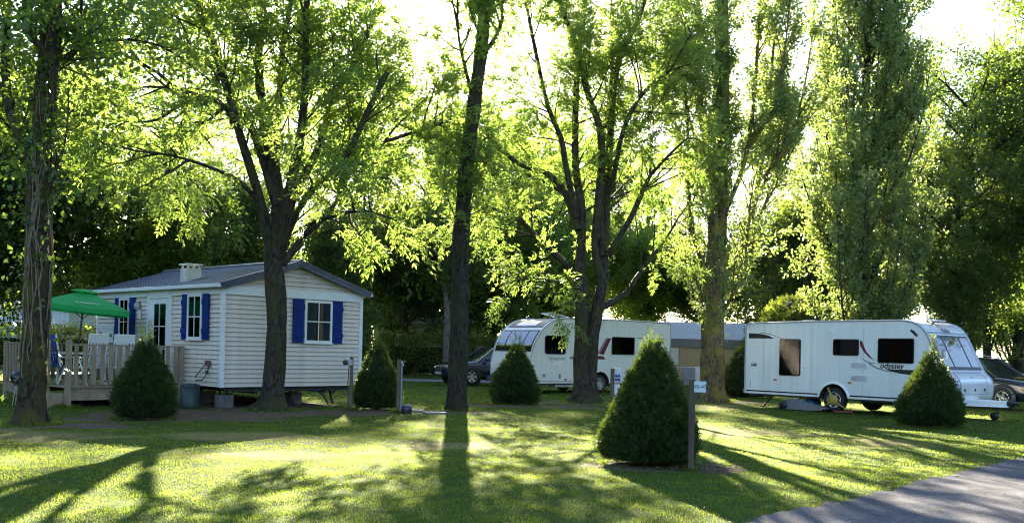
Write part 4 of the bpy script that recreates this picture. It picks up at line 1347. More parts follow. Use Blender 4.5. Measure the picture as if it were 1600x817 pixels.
def window(axis, a0, a1, z0, z1, cols, rows, name="window", curtain=True, panes_z=None):
    """framed window standing proud of the boards; axis 'x' on the gable, 'y' on the long wall"""
    def bx(m, p0, p1, q0, q1, d0, d1):
        if axis == 'x': m.box(p0, p1, -d1, -d0, q0, q1)
        else: m.box(-d1, -d0, p0, p1, q0, q1)
        return m
    fr = .055
    w = MB()
    bx(w, a0, a1, z0, z0 + fr, .0, .062); bx(w, a0, a1, z1 - fr, z1, .0, .062)
    bx(w, a0, a0 + fr, z0 + fr, z1 - fr, .0, .062); bx(w, a1 - fr, a1, z0 + fr, z1 - fr, .0, .062)
    f = w.build(name, PVC_W, home)
    bx(MB(), a0 + fr, a1 - fr, z0 + fr, z1 - fr, .024, .030).build("backing", DARKIN, f)
    if curtain:
        n = 14
        for s, e in ((a0 + fr, a0 + fr + (a1 - a0) * .36), (a1 - fr - (a1 - a0) * .36, a1 - fr)):
            V = []
            for k in range(n + 1):
                p = s + (e - s) * k / n
                d = .038 + .004 * math.sin(k * 1.9)
                for z in (z0 + fr, z1 - fr):
                    V.append((p, -d, z) if axis == 'x' else (-d, p, z))
            MB().add(V, [(2 * k, 2 * k + 1, 2 * k + 3, 2 * k + 2) for k in range(n)], True).build("curtain", CURTAIN, f)
    zs_ = panes_z or [z0 + fr + (z1 - z0 - 2 * fr) * k / rows for k in range(rows + 1)]
    as_ = [a0 + fr + (a1 - a0 - 2 * fr) * k / cols for k in range(cols + 1)]
    for i in range(cols):
        for j in range(len(zs_) - 1):
            bx(MB(), as_[i] + .008, as_[i + 1] - .008, zs_[j] + .008, zs_[j + 1] - .008, .046, .050).build("pane", GLASS, f)
    for a in as_[1:-1]: bx(MB(), a - .012, a + .012, z0 + fr, z1 - fr, .044, .058).build("glazing_bar", PVC_W, f)
    for z in zs_[1:-1]: bx(MB(), a0 + fr, a1 - fr, z - .012, z + .012, .043, .059).build("glazing_bar", PVC_W, f)
    bx(MB(), a0 - .02, a1 + .02, z0 - .03, z0, .0, .075).build("window_sill", PVC_W, f)
    return f


def shutter(axis, a0, a1, z0, z1):
    def bx(p0, p1, q0, q1, d0, d1, nm, par):
        m = MB()
        if axis == 'x': m.box(p0, p1, -d1, -d0, q0, q1)
        else: m.box(-d1, -d0, p0, p1, q0, q1)
        return m.build(nm, BLUE, par, .003)
    n = 3
    w = (a1 - a0) / n
    o = bx(a0, a1, z0, z1, .012, .030, "shutter", home)
    for k in range(n): bx(a0 + k * w + .003, a0 + (k + 1) * w - .003, z0 + .002, z1 - .002, .028, .044, "plank", o)
    for z in (z0 + .14, z1 - .26): bx(a0 - .006, a1 + .006, z, z + .12, .042, .062, "batten", o)


window('x', 2.22, 3.03, 1.54, 2.58, 2, 2)
shutter('x', 1.89, 2.20, 1.53, 2.60)
shutter('x', 3.05, 3.36, 1.53, 2.60)
window('y', .85, 1.52, 1.56, 2.62, 2, 2)
shutter('y', .56, .84, 1.55, 2.63)
shutter('y', 1.53, 1.82, 1.55, 2.63)
window('y', 4.58, 5.14, 1.35, 2.60, 2, 2, curtain=False)
shutter('y', 4.30, 4.57, 1.33, 2.61)
shutter('y', 5.15, 5.42, 1.33, 2.61)
# door in its wide white surround
for y0, y1 in ((2.37, 2.48), (3.46, 3.61)):
    MB().box(-.04, .05, y0, y1, Z0, Z1 - .19).build("door_surround", PVC_W, home)
MB().box(-.045, .05, 2.48, 3.46, 2.56, Z1 + .012).build("door_head", PVC_W, home)
door = MB().box(-.012, .04, 2.48, 3.46, Z0, 2.56).build("door", PVC_W, home)
MB().box(-.02, -.013, 2.66, 3.24, .75, 2.42).build("backing", DARKIN, door)
for i in range(2):
    for j in range(3):
        MB().box(-.030, -.025, 2.67 + i * .29, 2.67 + i * .29 + .27, .76 + j * .555, .76 + j * .555 + .53).build("pane", GLASS, door)
MB().box(-.034, -.022, 2.945, 2.965, .75, 2.42).build("glazing_bar", PVC_W, door)
for z in (1.295, 1.85): MB().box(-.035, -.021, 2.66, 3.24, z, z + .022).build("glazing_bar", PVC_W, door)
MB().tube([(-.012, 3.36, 1.5), (-.07, 3.36, 1.5), (-.07, 3.25, 1.5)], .012, 8).build("door_handle", STEEL, door)
# company board with star, small notice, bulkhead lamp
MB().box(-.03, -.004, 5.50, 6.40, 1.42, 1.86).build("name_board", mat("pale sign board", (.66, .65, .62), .4, .03), home)
nmb = [o for o in home.children if o.name.startswith("name_board")][0]
text_mesh("lettering", "eurocamp", .145, mat("sign green", (.02, .19, .06), .5), nmb, frame_mat((-.033, 5.86, 1.63), (0, -1, 0), (0, 0, 1)), bold=.004)
st = []
for k in range(10):
    a = PI / 2 + k * PI / 5
    rr = .115 if k % 2 == 0 else .05
    st.append((6.25 + rr * math.cos(a), 1.65 + rr * math.sin(a)))
MB().prism(st, -.036, -.029, 'yz').build("star_emblem", mat("sign orange", (.62, .16, .03), .5), nmb)
nt2 = MB().box(-.02, -.004, 3.74, 4.10, 1.50, 1.84).build("notice", mat("pale notice", (.60, .61, .58), .4, .03), home)
for z in (1.57, 1.70): MB().box(-.023, -.019, 3.80, 4.04, z, z + .035).build("printed_line", mat("faded grey print", (.25, .27, .25), .6), nt2)
lamp = MB().lathe([(.001, .0), (.115, .0), (.115, .05), (.09, .09), (.001, .1)], 20, (0, 0, 0), 'y').build("bulkhead_lamp", mat("frosted lamp glass", (.32, .34, .35), .25, .05), home)
lamp.rotation_euler = (0, 0, PI / 2)
lamp.location = (-.004, 4.13, 2.38)
MB().box(-.06, -.002, 3.98, 4.08, 2.05, 2.28).build("meter_box", PVC_W, home, .005)
MB().box(-.05, 0, 2.83, 2.87, 2.62, 2.78).build("door_lamp", PVC_W, home)
# chassis, legs, axle, hoses
MB().box(.05, W_ - .05, .05, L_ - .05, Z0 - .02, Z0 + .02).build("floor_pan", STEEL, home)
for x in (1.0, 3.0): MB().box(x - .04, x + .04, .1, L_ - .1, Z0 - .17, Z0 - .022).build("chassis_beam", STEEL, home)
MB().box(.15, W_ - .3, .12, .18, Z0 - .12, Z0 - .022).build("chassis_beam", STEEL, home)
for x, y in ((.5, .6), (2.2, .5), (3.35, .45), (.5, 3.2), (3.35, 3.2), (.5, 6), (3.35, 6)):
    MB().tube([(x, y, Z0 - .1), (x + .12, y, .0)], .035, 8).build("support_leg", RUST, home)
    MB().tube([(x + .05, y, Z0 - .25), (x + .26, y, Z0 - .08)], .02, 6).build("leg_brace", RUST, home)
for x, y in ((.3, .35), (.9, 2.2), (2.5, .8)):
    MB().box(x - .18, x + .18, y - .12, y + .12, -.02, Z0 - .19).build("support_block", mat("grey block", (.16, .15, .14), .9, .2, 6), home, .01)
for y in (3.0, 3.6):
    MB().lathe([(.05, -.08), (.22, -.08), (.26, -.05), (.26, .05), (.22, .08), (.05, .08)], 18, (.95, y, .24), 'y').build("chassis_wheel", BLACKP, home)
MB().tube([(2.25, .3, .34), (2.5, .15, .40), (2.85, .05, .28), (3.0, .0, .02)], .022, 8).build("waste_hose", BLACKP, home)
MB().tube([(1.5, .3, .36), (1.75, .1, .30), (1.95, .12, .1), (2.2, .3, .02)], .018, 8).build("water_hose", BLACKP, home)
MB().tube([(-.02, .55, 1.02), (-.06, .7, .92), (-.08, .95, .72), (-.05, 1.05, .66)], .012, 6).build("supply_cable", BLACKP, home)
MB().tube([(-.02, .52, 1.0), (-.08, .45, .8), (-.12, .6, .62), (-.1, .95, .60)], .012, 6).build("supply_cable", BLACKP, home)
MB().box(-.07, -.001, .46, .62, .94, 1.07).build("junction_box", mat("dull red box", (.16, .06, .05), .6), home, .008)
MB().box(-.05, -.001, .56, .64, .76, .84).build("junction_box", mat("dull red box", (.16, .06, .05), .6), home, .008)


def hpos(x, y):
    return (HC[0] + x * HU[0] + y * HW[0], HC[1] + x * HU[1] + y * HW[1])


HA = math.atan2(HU[1], HU[0])

# ------------------------------------------------------------------ deck
deck = thing("timber_deck", "raised timber deck with slatted railing and steps beside the mobile home", "deck", (HC[0], HC[1], 0), HA)
DX0, DX1, DY0, DY1, DZ = -2.78, -.06, 1.66, 5.30, .44
npl = 20
pw = (DX1 - DX0) / npl
pl = MB().box(DX0 + .004, DX0 + pw - .004, DY0 - .03, DY1 + .03, DZ - .03, DZ).build("plank", WOODG, deck)
for i in range(1, npl): copy_part(pl, deck, (i * pw, 0, random.Random(i).uniform(-.002, .002)))
MB().box(DX0 - .02, DX1, DY0 - .045, DY0 - .005, DZ - .30, DZ - .13).build("side_beam", WOODG, deck)
MB().box(DX0 - .02, DX1, DY0 + .02, DY0 + .06, DZ - .13, DZ - .035).build("joist", WOODG, deck)
MB().box(DX0 - .045, DX0 - .005, DY0 + 1.2, DY1, DZ - .26, DZ - .035).build("side_beam", WOODG, deck)
MB().box(DX0, DX1, DY1 - .02, DY1 + .02, DZ - .26, DZ - .035).build("side_beam", WOODG, deck)


def dpost(x, y, top): MB().box(x - .055, x + .055, y - .055, y + .055, -.1, top).build("post", WOODG, deck, .006)


RT = DZ + .93
for x, y, tp in ((DX0, DY0 - .02, RT + .10), (DX0, DY0 + 1.14, RT + .10), (DX0, DY1, RT + .04), (DX1 - .06, DY0 - .02, RT + .02), (DX1 - .06, DY1, RT + .02)):
    dpost(x, y, tp)


def rail(a, b, nbal, skip=0):
    a, b = Vector(a), Vector(b)
    d = (b - a).normalized()
    MB().bar(a + Vector((0, 0, RT)), b + Vector((0, 0, RT)), .11, .035).build("handrail", WOODG, deck)
    MB().bar(a + Vector((0, 0, DZ + .12)), b + Vector((0, 0, DZ + .12)), .035, .07).build("bottom_rail", WOODG, deck)
    L = (b - a).length
    nrm = Vector((d.y, -d.x, 0))
    for k in range(nbal):
        p = a + d * (L * (k + .5) / nbal) + nrm * .035
        MB().bar(p + Vector((0, 0, DZ + .05)), p + Vector((0, 0, RT - .018)), .095, .022, up=tuple(nrm)).build("baluster", WOODG, deck)


rail((DX0 + .06, DY0 - .02, 0), (DX1 - .12, DY0 - .02, 0), 13)
rail((DX0, DY1 - .06, 0), (DX0, DY0 + 1.2, 0), 13)
rail((DX1 - .12, DY1, 0), (DX0 + .06, DY1, 0), 13)
# two steps at the opening
MB().box(DX0 - .34, DX0 - .06, DY0 + .08, DY0 + 1.06, .245, .285).build("step_tread", WOODG, deck)
MB().box(DX0 - .66, DX0 - .36, DY0 + .08, DY0 + 1.06, .10, .14).build("step_tread", WOODG, deck)
MB().box(DX0 - .34, DX0 - .30, DY0 + .10, DY0 + 1.04, .14, .243).build("step_riser", WOODG, deck)
for y in (DY0 + .05, DY0 + 1.06): MB().prism([(DX0 - .7, -.02), (DX0 - .05, -.02), (DX0 - .05, .30), (DX0 - .36, .30), (DX0 - .36, .16), (DX0 - .7, .16)], y, y + .03).build("stringer", WOODG, deck)

# ------------------------------------------------------------------ parasol, garden furniture
GRN = mat("parasol green", (.018, .40, .12), .75, .10, 4)
nt = GRN.node_tree
gb = nt.nodes["Principled BSDF"]
gt = nt.nodes.new("ShaderNodeBsdfTranslucent"); gt.inputs[0].default_value = (.02, .55, .09, 1)
gm = nt.nodes.new("ShaderNodeMixShader"); gm.inputs[0].default_value = .4
go = [n for n in nt.nodes if n.type == 'OUTPUT_MATERIAL'][0]
nt.links.new(gb.outputs[0], gm.inputs[1]); nt.links.new(gt.outputs[0], gm.inputs[2]); nt.links.new(gm.outputs[0], go.inputs[0])
ppx, ppy = hpos(-1.55, 4.25)
par = thing("parasol", "square bright green parasol standing open over the deck", "parasol", (ppx, ppy, DZ), .55)
par.rotation_euler = (0, math.radians(5), .45)
hs, zr, zt_ = 1.0, 1.84, 2.28
n = 8


def canopy(hs, z0, z1, h0=0.0):
    V, F = [], []
    N = 8
    for r_i in range(5):
        t = r_i / 4
        s = hs * (1 - t) + h0 * t
        z = z0 + (z1 - z0) * (t ** .92)
        ring = []
        for side in range(4):
            a, b = [((1, -1), (1, 1)), ((1, 1), (-1, 1)), ((-1, 1), (-1, -1)), ((-1, -1), (1, -1))][side]
            for k in range(N):
                u = k / N
                sag = .05 * math.sin(PI * u) * (1 - t)
                ring.append(((a[0] * (1 - u) + b[0] * u) * s * (1 - sag), (a[1] * (1 - u) + b[1] * u) * s * (1 - sag), z - .6 * sag * .5))
        V += ring
    M = 4 * N
    for r_i in range(4):
        for k in range(M): F.append((r_i * M + k, r_i * M + (k + 1) % M, (r_i + 1) * M + (k + 1) % M, (r_i + 1) * M + k))
    return V, F, M


V, F, M = canopy(hs, zr, zt_ - .06, .14)
can = MB().add(V, F, False).build("canopy", GRN, par)
lo = [(x * 1.004, y * 1.004, z - .12) for x, y, z in V[:M]]
MB().add([(x * 1.004, y * 1.004, z) for x, y, z in V[:M]] + lo, [(k, (k + 1) % M, M + (k + 1) % M, M + k) for k in range(M)]).build("valance", GRN, can)
V2, F2, M2 = canopy(.30, zt_ - .03, zt_ + .03, .01)
MB().add(V2, F2).build("vent_cap", GRN, can)
MB().cyl((0, 0, 0), (0, 0, zt_ - .02), .022, 10).build("pole", BLACKP, par)
for sx, sy in ((1, 1), (1, -1), (-1, 1), (-1, -1)):
    MB().tube([(0, 0, zt_ - .10), (sx * hs * .97, sy * hs * .97, zr - .005)], .010, 6).build("rib", BLACKP, par)
    MB().tube([(0, 0, zr - .28), (sx * hs * .5, sy * hs * .5, zr + .18)], .008, 6).build("strut", BLACKP, par)
text_mesh("lettering", "eurocamp", .13, mat("parasol print", (.55, .60, .55), .7), par, frame_mat((.05, -.80, zr + .105), (1, 0, 0), (0, .82, .43)), ext=.004)
MB().box(-.22, .22, -.22, .22, 0, .06).build("base", GREYP, par, .01)


def garden_chair(label, x, y, rot, m, cushion=None):
    p = hpos(x, y)
    c = thing("garden_chair", label, "chair", (p[0], p[1], DZ), HA + rot, "garden chairs on the deck")
    MB().prism(rrect(-.24, .24, -.22, .24, .05), .40, .43, 'xy').build("seat", cushion or m, c)
    bk = MB()
    def bp(z): return .22 + .20 * (z - .43)      # the back leans
    for sx in (-.23, .23): bk.tube([(sx, bp(.40), .40), (sx, bp(.8), .80), (sx * .97, bp(1.17), 1.17)], .020, 8)
    bk.tube([(-.23, bp(1.17), 1.17), (.23, bp(1.17), 1.17)], .02, 8)
    f = bk.build("back_frame", m, c)
    MB().add([(-.22, bp(.98) - .01, .98), (.22, bp(.98) - .01, .98), (.22, bp(1.16) - .01, 1.16), (-.22, bp(1.16) - .01, 1.16),
              (-.22, bp(.98) + .015, .98), (.22, bp(.98) + .015, .98), (.22, bp(1.16) + .015, 1.16), (-.22, bp(1.16) + .015, 1.16)],
             [(0, 1, 2, 3), (4, 7, 6, 5), (0, 4, 5, 1), (3, 2, 6, 7), (0, 3, 7, 4), (1, 5, 6, 2)]).build("head_panel", cushion or m, f)
    for k in range(5):
        xx = -.16 + .08 * k
        MB().bar((xx, bp(.45), .45), (xx, bp(.98), .98), .045, .014, up=(0, 1, 0)).build("slat", cushion or m, c)
    for sx in (-1, 1):
        MB().tube([(sx * .24, -.20, .0), (sx * .25, -.17, .36), (sx * .25, -.14, .62)], .018, 8).build("front_leg", m, c)
        MB().tube([(sx * .24, .32, .0), (sx * .25, .10, .40), (sx * .25, -.05, .62)], .018, 8).build("rear_leg", m, c)
        MB().bar((sx * .26, -.20, .635), (sx * .26, .28, .635), .05, .025).build("armrest", m, c)
    return c


garden_chair("white high-backed garden chair behind the railing, nearer the steps", -1.95, 2.45, PI + .1, PLASW)
garden_chair("white high-backed garden chair behind the railing, nearer the door", -1.28, 2.42, PI - .1, PLASW)
garden_chair("white garden chair with red seat at the far end of the deck", -2.25, 4.75, -.5, PLASW, mat("red cushion", (.28, .02, .015), .8))
garden_chair("white garden chair with a blue back beside the parasol pole", -2.3, 3.25, PI * .62, PLASW, mat("blue cushion", (.015, .06, .30), .8))
tx, ty = hpos(-1.55, 4.25)
tb_ = thing("garden_table", "white plastic garden table under the parasol", "table", (tx, ty, DZ), HA)
MB().prism(rrect(-.72, .72, -.45, .45, .10), .69, .725, 'xy').build("table_top", PLASW, tb_)
for sx in (-1, 1):
    for sy in (-1, 1): MB().tube([(sx * .5, sy * .3, .69), (sx * .58, sy * .36, 0)], .026, 8).build("leg", PLASW, tb_)

# water butt at the home's corner, kettle barbecue
bp_ = hpos(-.42, .62)
wb = thing("plastic_bin", "dark green plastic bin on the ground beside the home's corner", "bin", (bp_[0], bp_[1], -.02), 0)
BG_ = mat("dark green plastic", (.018, .042, .038), .5, .15, 6)
MB().lathe([(.001, 0), (.235, 0), (.24, .03), (.215, .50), (.20, .505)], 24).build("bin_body", BG_, wb)
MB().lathe([(.225, .49), (.225, .53), (.12, .56), (.001, .565)], 24).build("lid", BG_, wb)
bq = thing("kettle_barbecue", "black kettle barbecue on thin metal legs left of the ivy-grown trunk", "barbecue", (-10.95, 22.2, 0))
bq.scale = (.8, .8, .85)
MB().lathe([(.001, .50), (.12, .52), (.22, .60), (.245, .68), (.245, .70)], 24).build("bowl", BLACKP, bq)
MB().lathe([(.25, .70), (.24, .78), (.16, .88), (.05, .92), (.001, .925)], 24).build("lid", mat("black enamel", (.012, .012, .02), .15, .1), bq)
for a in (.3, 2.4, 4.5): MB().tube([(.14 * math.cos(a), .14 * math.sin(a), .56), (.30 * math.cos(a), .30 * math.sin(a), -.01)], .011, 6).build("leg", GREYP, bq)

# ------------------------------------------------------------------ posts, sign, taps
ps = thing("number_post", "slim wooden post with a pale number plate beside the foreground yew", "sign post", (2.34, 12.85, 0))
MB().box(-.04, .035, -.035, .035, -.15, 1.16).build("post", mat("dark stake timber", (.105, .078, .05), .85, col2=(.055, .042, .03), scale=4, stretch=(5, 5, .5), bump=.4, bscale=30), ps, .008)
pt_ = MB().box(.012, .165, -.062, -.050, 1.00, 1.14).build("number_plate", mat("pale blue plate", (.50, .62, .66), .4, .05), ps, .003)
text_mesh("lettering", "45-47", .068, mat("plate print", (.03, .05, .08), .6), pt_, frame_mat((.0885, -.064, 1.07), (1, 0, 0), (0, 0, 1)), ext=.002)
pl_ = thing("socket_post", "wooden post with a grey outlet box left of the narrow yew", "post", (-3.72, 23.16, 0))
MB().box(-.036, .036, -.036, .036, -.1, 1.24).build("post", WOODP, pl_, .008)
bx_ = MB().box(-.16, .03, -.09, -.046, 1.03, 1.17).build("outlet_box", GREYP, pl_, .01)
MB().lathe([(.001, -.05), (.055, -.05), (.055, .01), (.001, .01)], 14, (-.13, -.09, 1.10), 'y').build("outlet_cap", BLACKP, bx_)
MB().tube([(-.05, -.06, 1.03), (-.07, -.06, .6), (-.05, -.06, 0)], .012, 6).build("cable", BLACKP, pl_)
pr_ = thing("tap_post", "wooden post with a metal water pipe and tap right of the narrow yew", "post", (-2.58, 22.87, 0))
MB().box(-.045, .03, -.036, .036, -.1, 1.20).build("post", WOODP, pr_, .008)
MB().cyl((.062, -.03, -.05), (.062, -.03, 1.16), .022, 10).build("water_pipe", mat("galvanised pipe", (.24, .26, .28), .5, .1, 8, metal=.4), pr_)
MB().tube([(.062, -.03, 1.10), (.062, -.10, 1.12), (.10, -.14, 1.10), (.12, -.15, 1.05)], .016, 8).build("tap", GREYP, pr_)
MB().tube([(.03, -.10, 1.15), (.17, -.10, 1.155)], .010, 6).build("tap_lever", GREYP, pr_)
va = thing("valve_cap", "small dark blue domed cap on the earth beside the tap post", "valve cap", (-2.36, 22.62, 0))
MB().lathe([(.115, -.03), (.12, .04), (.125, .06), (.12, .09)], 18).build("collar", BLACKP, va)
MB().lathe([(.118, .09), (.11, .14), (.07, .175), (.001, .185)], 18).build("cap", mat("dark blue cap", (.02, .035, .09), .35), va)
PAVE = mat("pale concrete", (.24, .225, .20), .9, .15, 7, bump=.3)
tag(MB().prism([(.28 * math.cos(t) * (1 + .05 * math.sin(3 * t)), .20 * math.sin(t)) for t in [k * PI / 9 for k in range(18)]], -.03, .02, 'xy').build("manhole_cover", PAVE),
    "flat round concrete cover in the earth left of the slim trunk", "cover").location = (-1.74, 22.75, 0)
tag(MB().prism(rrect(-.25, .25, -.2, .2, .03), -.03, .018, 'xy').build("paving_slab", PAVE), "pale square slab in the earth behind the valve cap", "slab").location = (-2.3, 23.5, 0)
hk = thing("hookup_bollard", "grey electric hook-up bollard with blue sockets behind the foreground yew", "bollard", (3.12, 30.0, 0))
MB().box(-.13, -.02, -.06, .06, -.1, .98).build("post", WOODP, hk, .008)
hb = MB().box(-.02, .17, -.09, .09, .56, .99).build("socket_box", mat("light grey box", (.55, .56, .56), .45), hk, .012)
for x, z in ((.03, .66), (.11, .66), (.03, .77), (.11, .77)):
    MB().lathe([(.001, -.06), (.034, -.06), (.038, .0), (.001, .0)], 12, (x, -.09, z), 'y').build("socket", mat("socket blue", (.01, .05, .38), .4), hb)
MB().box(-.015, .15, -.085, -.03, .10, .52).build("instruction_panel", mat("white panel", (.68, .68, .68), .5), hk)
MB().box(.10, .13, -.12, -.09, .60, .63).build("switch_tab", mat("orange tab", (.55, .12, .02), .5), hb)
rk = thing("drying_rack", "white wire clothes rack hung with a white and a grey cloth before the tan tent", "drying rack", (7.35, 40.6, 0), .15)
for sx in (-.55, .55):
    MB().tube([(sx, -.28, 0), (sx * .98, .28, .92)], .014, 6).build("leg", PLASW, rk)
    MB().tube([(sx, .28, 0), (sx * .98, -.28, .92)], .014, 6).build("leg", PLASW, rk)
for k in range(7): MB().tube([(-.55, -.3 + .1 * k, .93), (.55, -.3 + .1 * k, .93)], .007, 6).build("wire", PLASW, rk)


def cloth(name, label, x0, x1, z0, m):
    V = []
    n = 16
    for k in range(n + 1):
        x = x0 + (x1 - x0) * k / n
        d = .02 * math.sin(k * 1.3)
        V += [(x, -.33 + d, z0), (x, -.31 + d * .5, .9), (x, -.29, .955), (x, -.20, .95)]
    F = [(4 * k + j, 4 * k + 4 + j, 4 * k + 5 + j, 4 * k + 1 + j) for k in range(n) for j in range(3)]
    o = MB().add(V, F, True).build(name, m)
    o.location = (7.35, 40.6, 0)
    o.rotation_euler = (0, 0, .15)
    tag(o, label, "laundry")


cloth("hung_cloth", "grey striped cloth hanging on the drying rack", -.48, .02, .22, mat("grey cloth", (.30, .30, .32), .9, .25, 12, stretch=(4, 1, .5)))
cloth("hung_cloth", "pale pink cloth hanging on the drying rack beside the poplar", .05, .5, .3, mat("pink white cloth", (.66, .58, .60), .9, .06, 8))
# ------------------------------------------------------------------ caravans
GELW = mat("white caravan panel", (.76, .755, .72), .22, scale=1.8, col2=(.68, .68, .64), stretch=(5, 5, .35), coat=.3)
GELB = mat("bright white gelcoat", (.79, .79, .77), .18, .03, 1.5, coat=.5)
TRIMG = mat("grey rail trim", (.36, .38, .40), .4, .08, 5)
WINB = mat("black window rubber", (.012, .012, .014), .35, .1, 6)
SMOKE = glass_mat("smoked acrylic", (.46, .42, .40), .0)
FRONTG = glass_mat("front window acrylic", (.16, .20, .30), .24)
TYRE = mat("tyre rubber", (.018, .018, .018), .85, .15, 10)
ALLOY = mat("alloy", (.55, .55, .56), .3, .06, 8, metal=.75)
AMBER = mat("amber lens", (.55, .14, .02), .25)
REDL = mat("red lens", (.50, .015, .012), .2)
BLK = mat("black vinyl", (.015, .015, .018), .4)
MAROON = mat("maroon vinyl", (.13, .012, .022), .4)
GREYV = mat("grey vinyl", (.22, .23, .25), .4)
DRAPE = mat("brown drape", (.16, .10, .075), .9, .3, 10, stretch=(8, 8, .5))
DRAPEG = mat("grey drape", (.20, .20, .22), .9, .3, 10, stretch=(8, 8, .5))


def wheel(root, x, y, z, r, s, spokes, width=.19):
    """wheel whose outer face points to -s*y"""
    o = -s
    w = link("wheel", None, None, root, (x, y, z))
    MB().lathe([(r * .62, o * .0), (r * .70, o * .012), (r * .93, o * .012), (r, -o * .025), (r, -o * (width - .03)), (r * .9, -o * width), (r * .5, -o * width)], 28, (0, 0, 0), 'y').build("tyre", TYRE, w)
    MB().lathe([(r * .66, o * .004), (r * .60, o * .010), (r * .57, -o * .035), (r * .57, -o * .09), (.01, -o * .10)], 28, (0, 0, 0), 'y').build("rim_barrel", mat("dark rim", (.04, .04, .042), .5), w)
    m = MB()
    for k in range(spokes):
        a = 2 * PI * k / spokes
        m.bar((.03 * math.cos(a), -o * .02, .03 * math.sin(a)), (r * .60 * math.cos(a), o * .002, r * .60 * math.sin(a)), .045 if spokes > 7 else .085, .03, up=(0, 1, 0))
    m.lathe([(.001, o * .012), (r * .16, o * .008), (r * .18, -o * .03)], 16, (0, 0, 0), 'y')
    m.lathe([(r * .655, o * .006), (r * .63, o * .014), (r * .595, o * .004)], 28, (0, 0, 0), 'y')
    m.build("rim", ALLOY, w)
    return w


def smooth_profile(pts, n=5):
    p = [Vector((a, b)) for a, b in pts]
    out = []
    for i in range(len(p) - 1):
        p0, p1, p2, p3 = p[max(i - 1, 0)], p[i], p[i + 1], p[min(i + 2, len(p) - 1)]
        for k in range(n):
            u = k / n
            out.append(.5 * (2 * p1 + (p2 - p0) * u + (2 * p0 - 5 * p1 + 4 * p2 - p3) * u * u + (3 * p1 - p0 - 3 * p2 + p3) * u ** 3))
    out.append(p[-1])
    return out


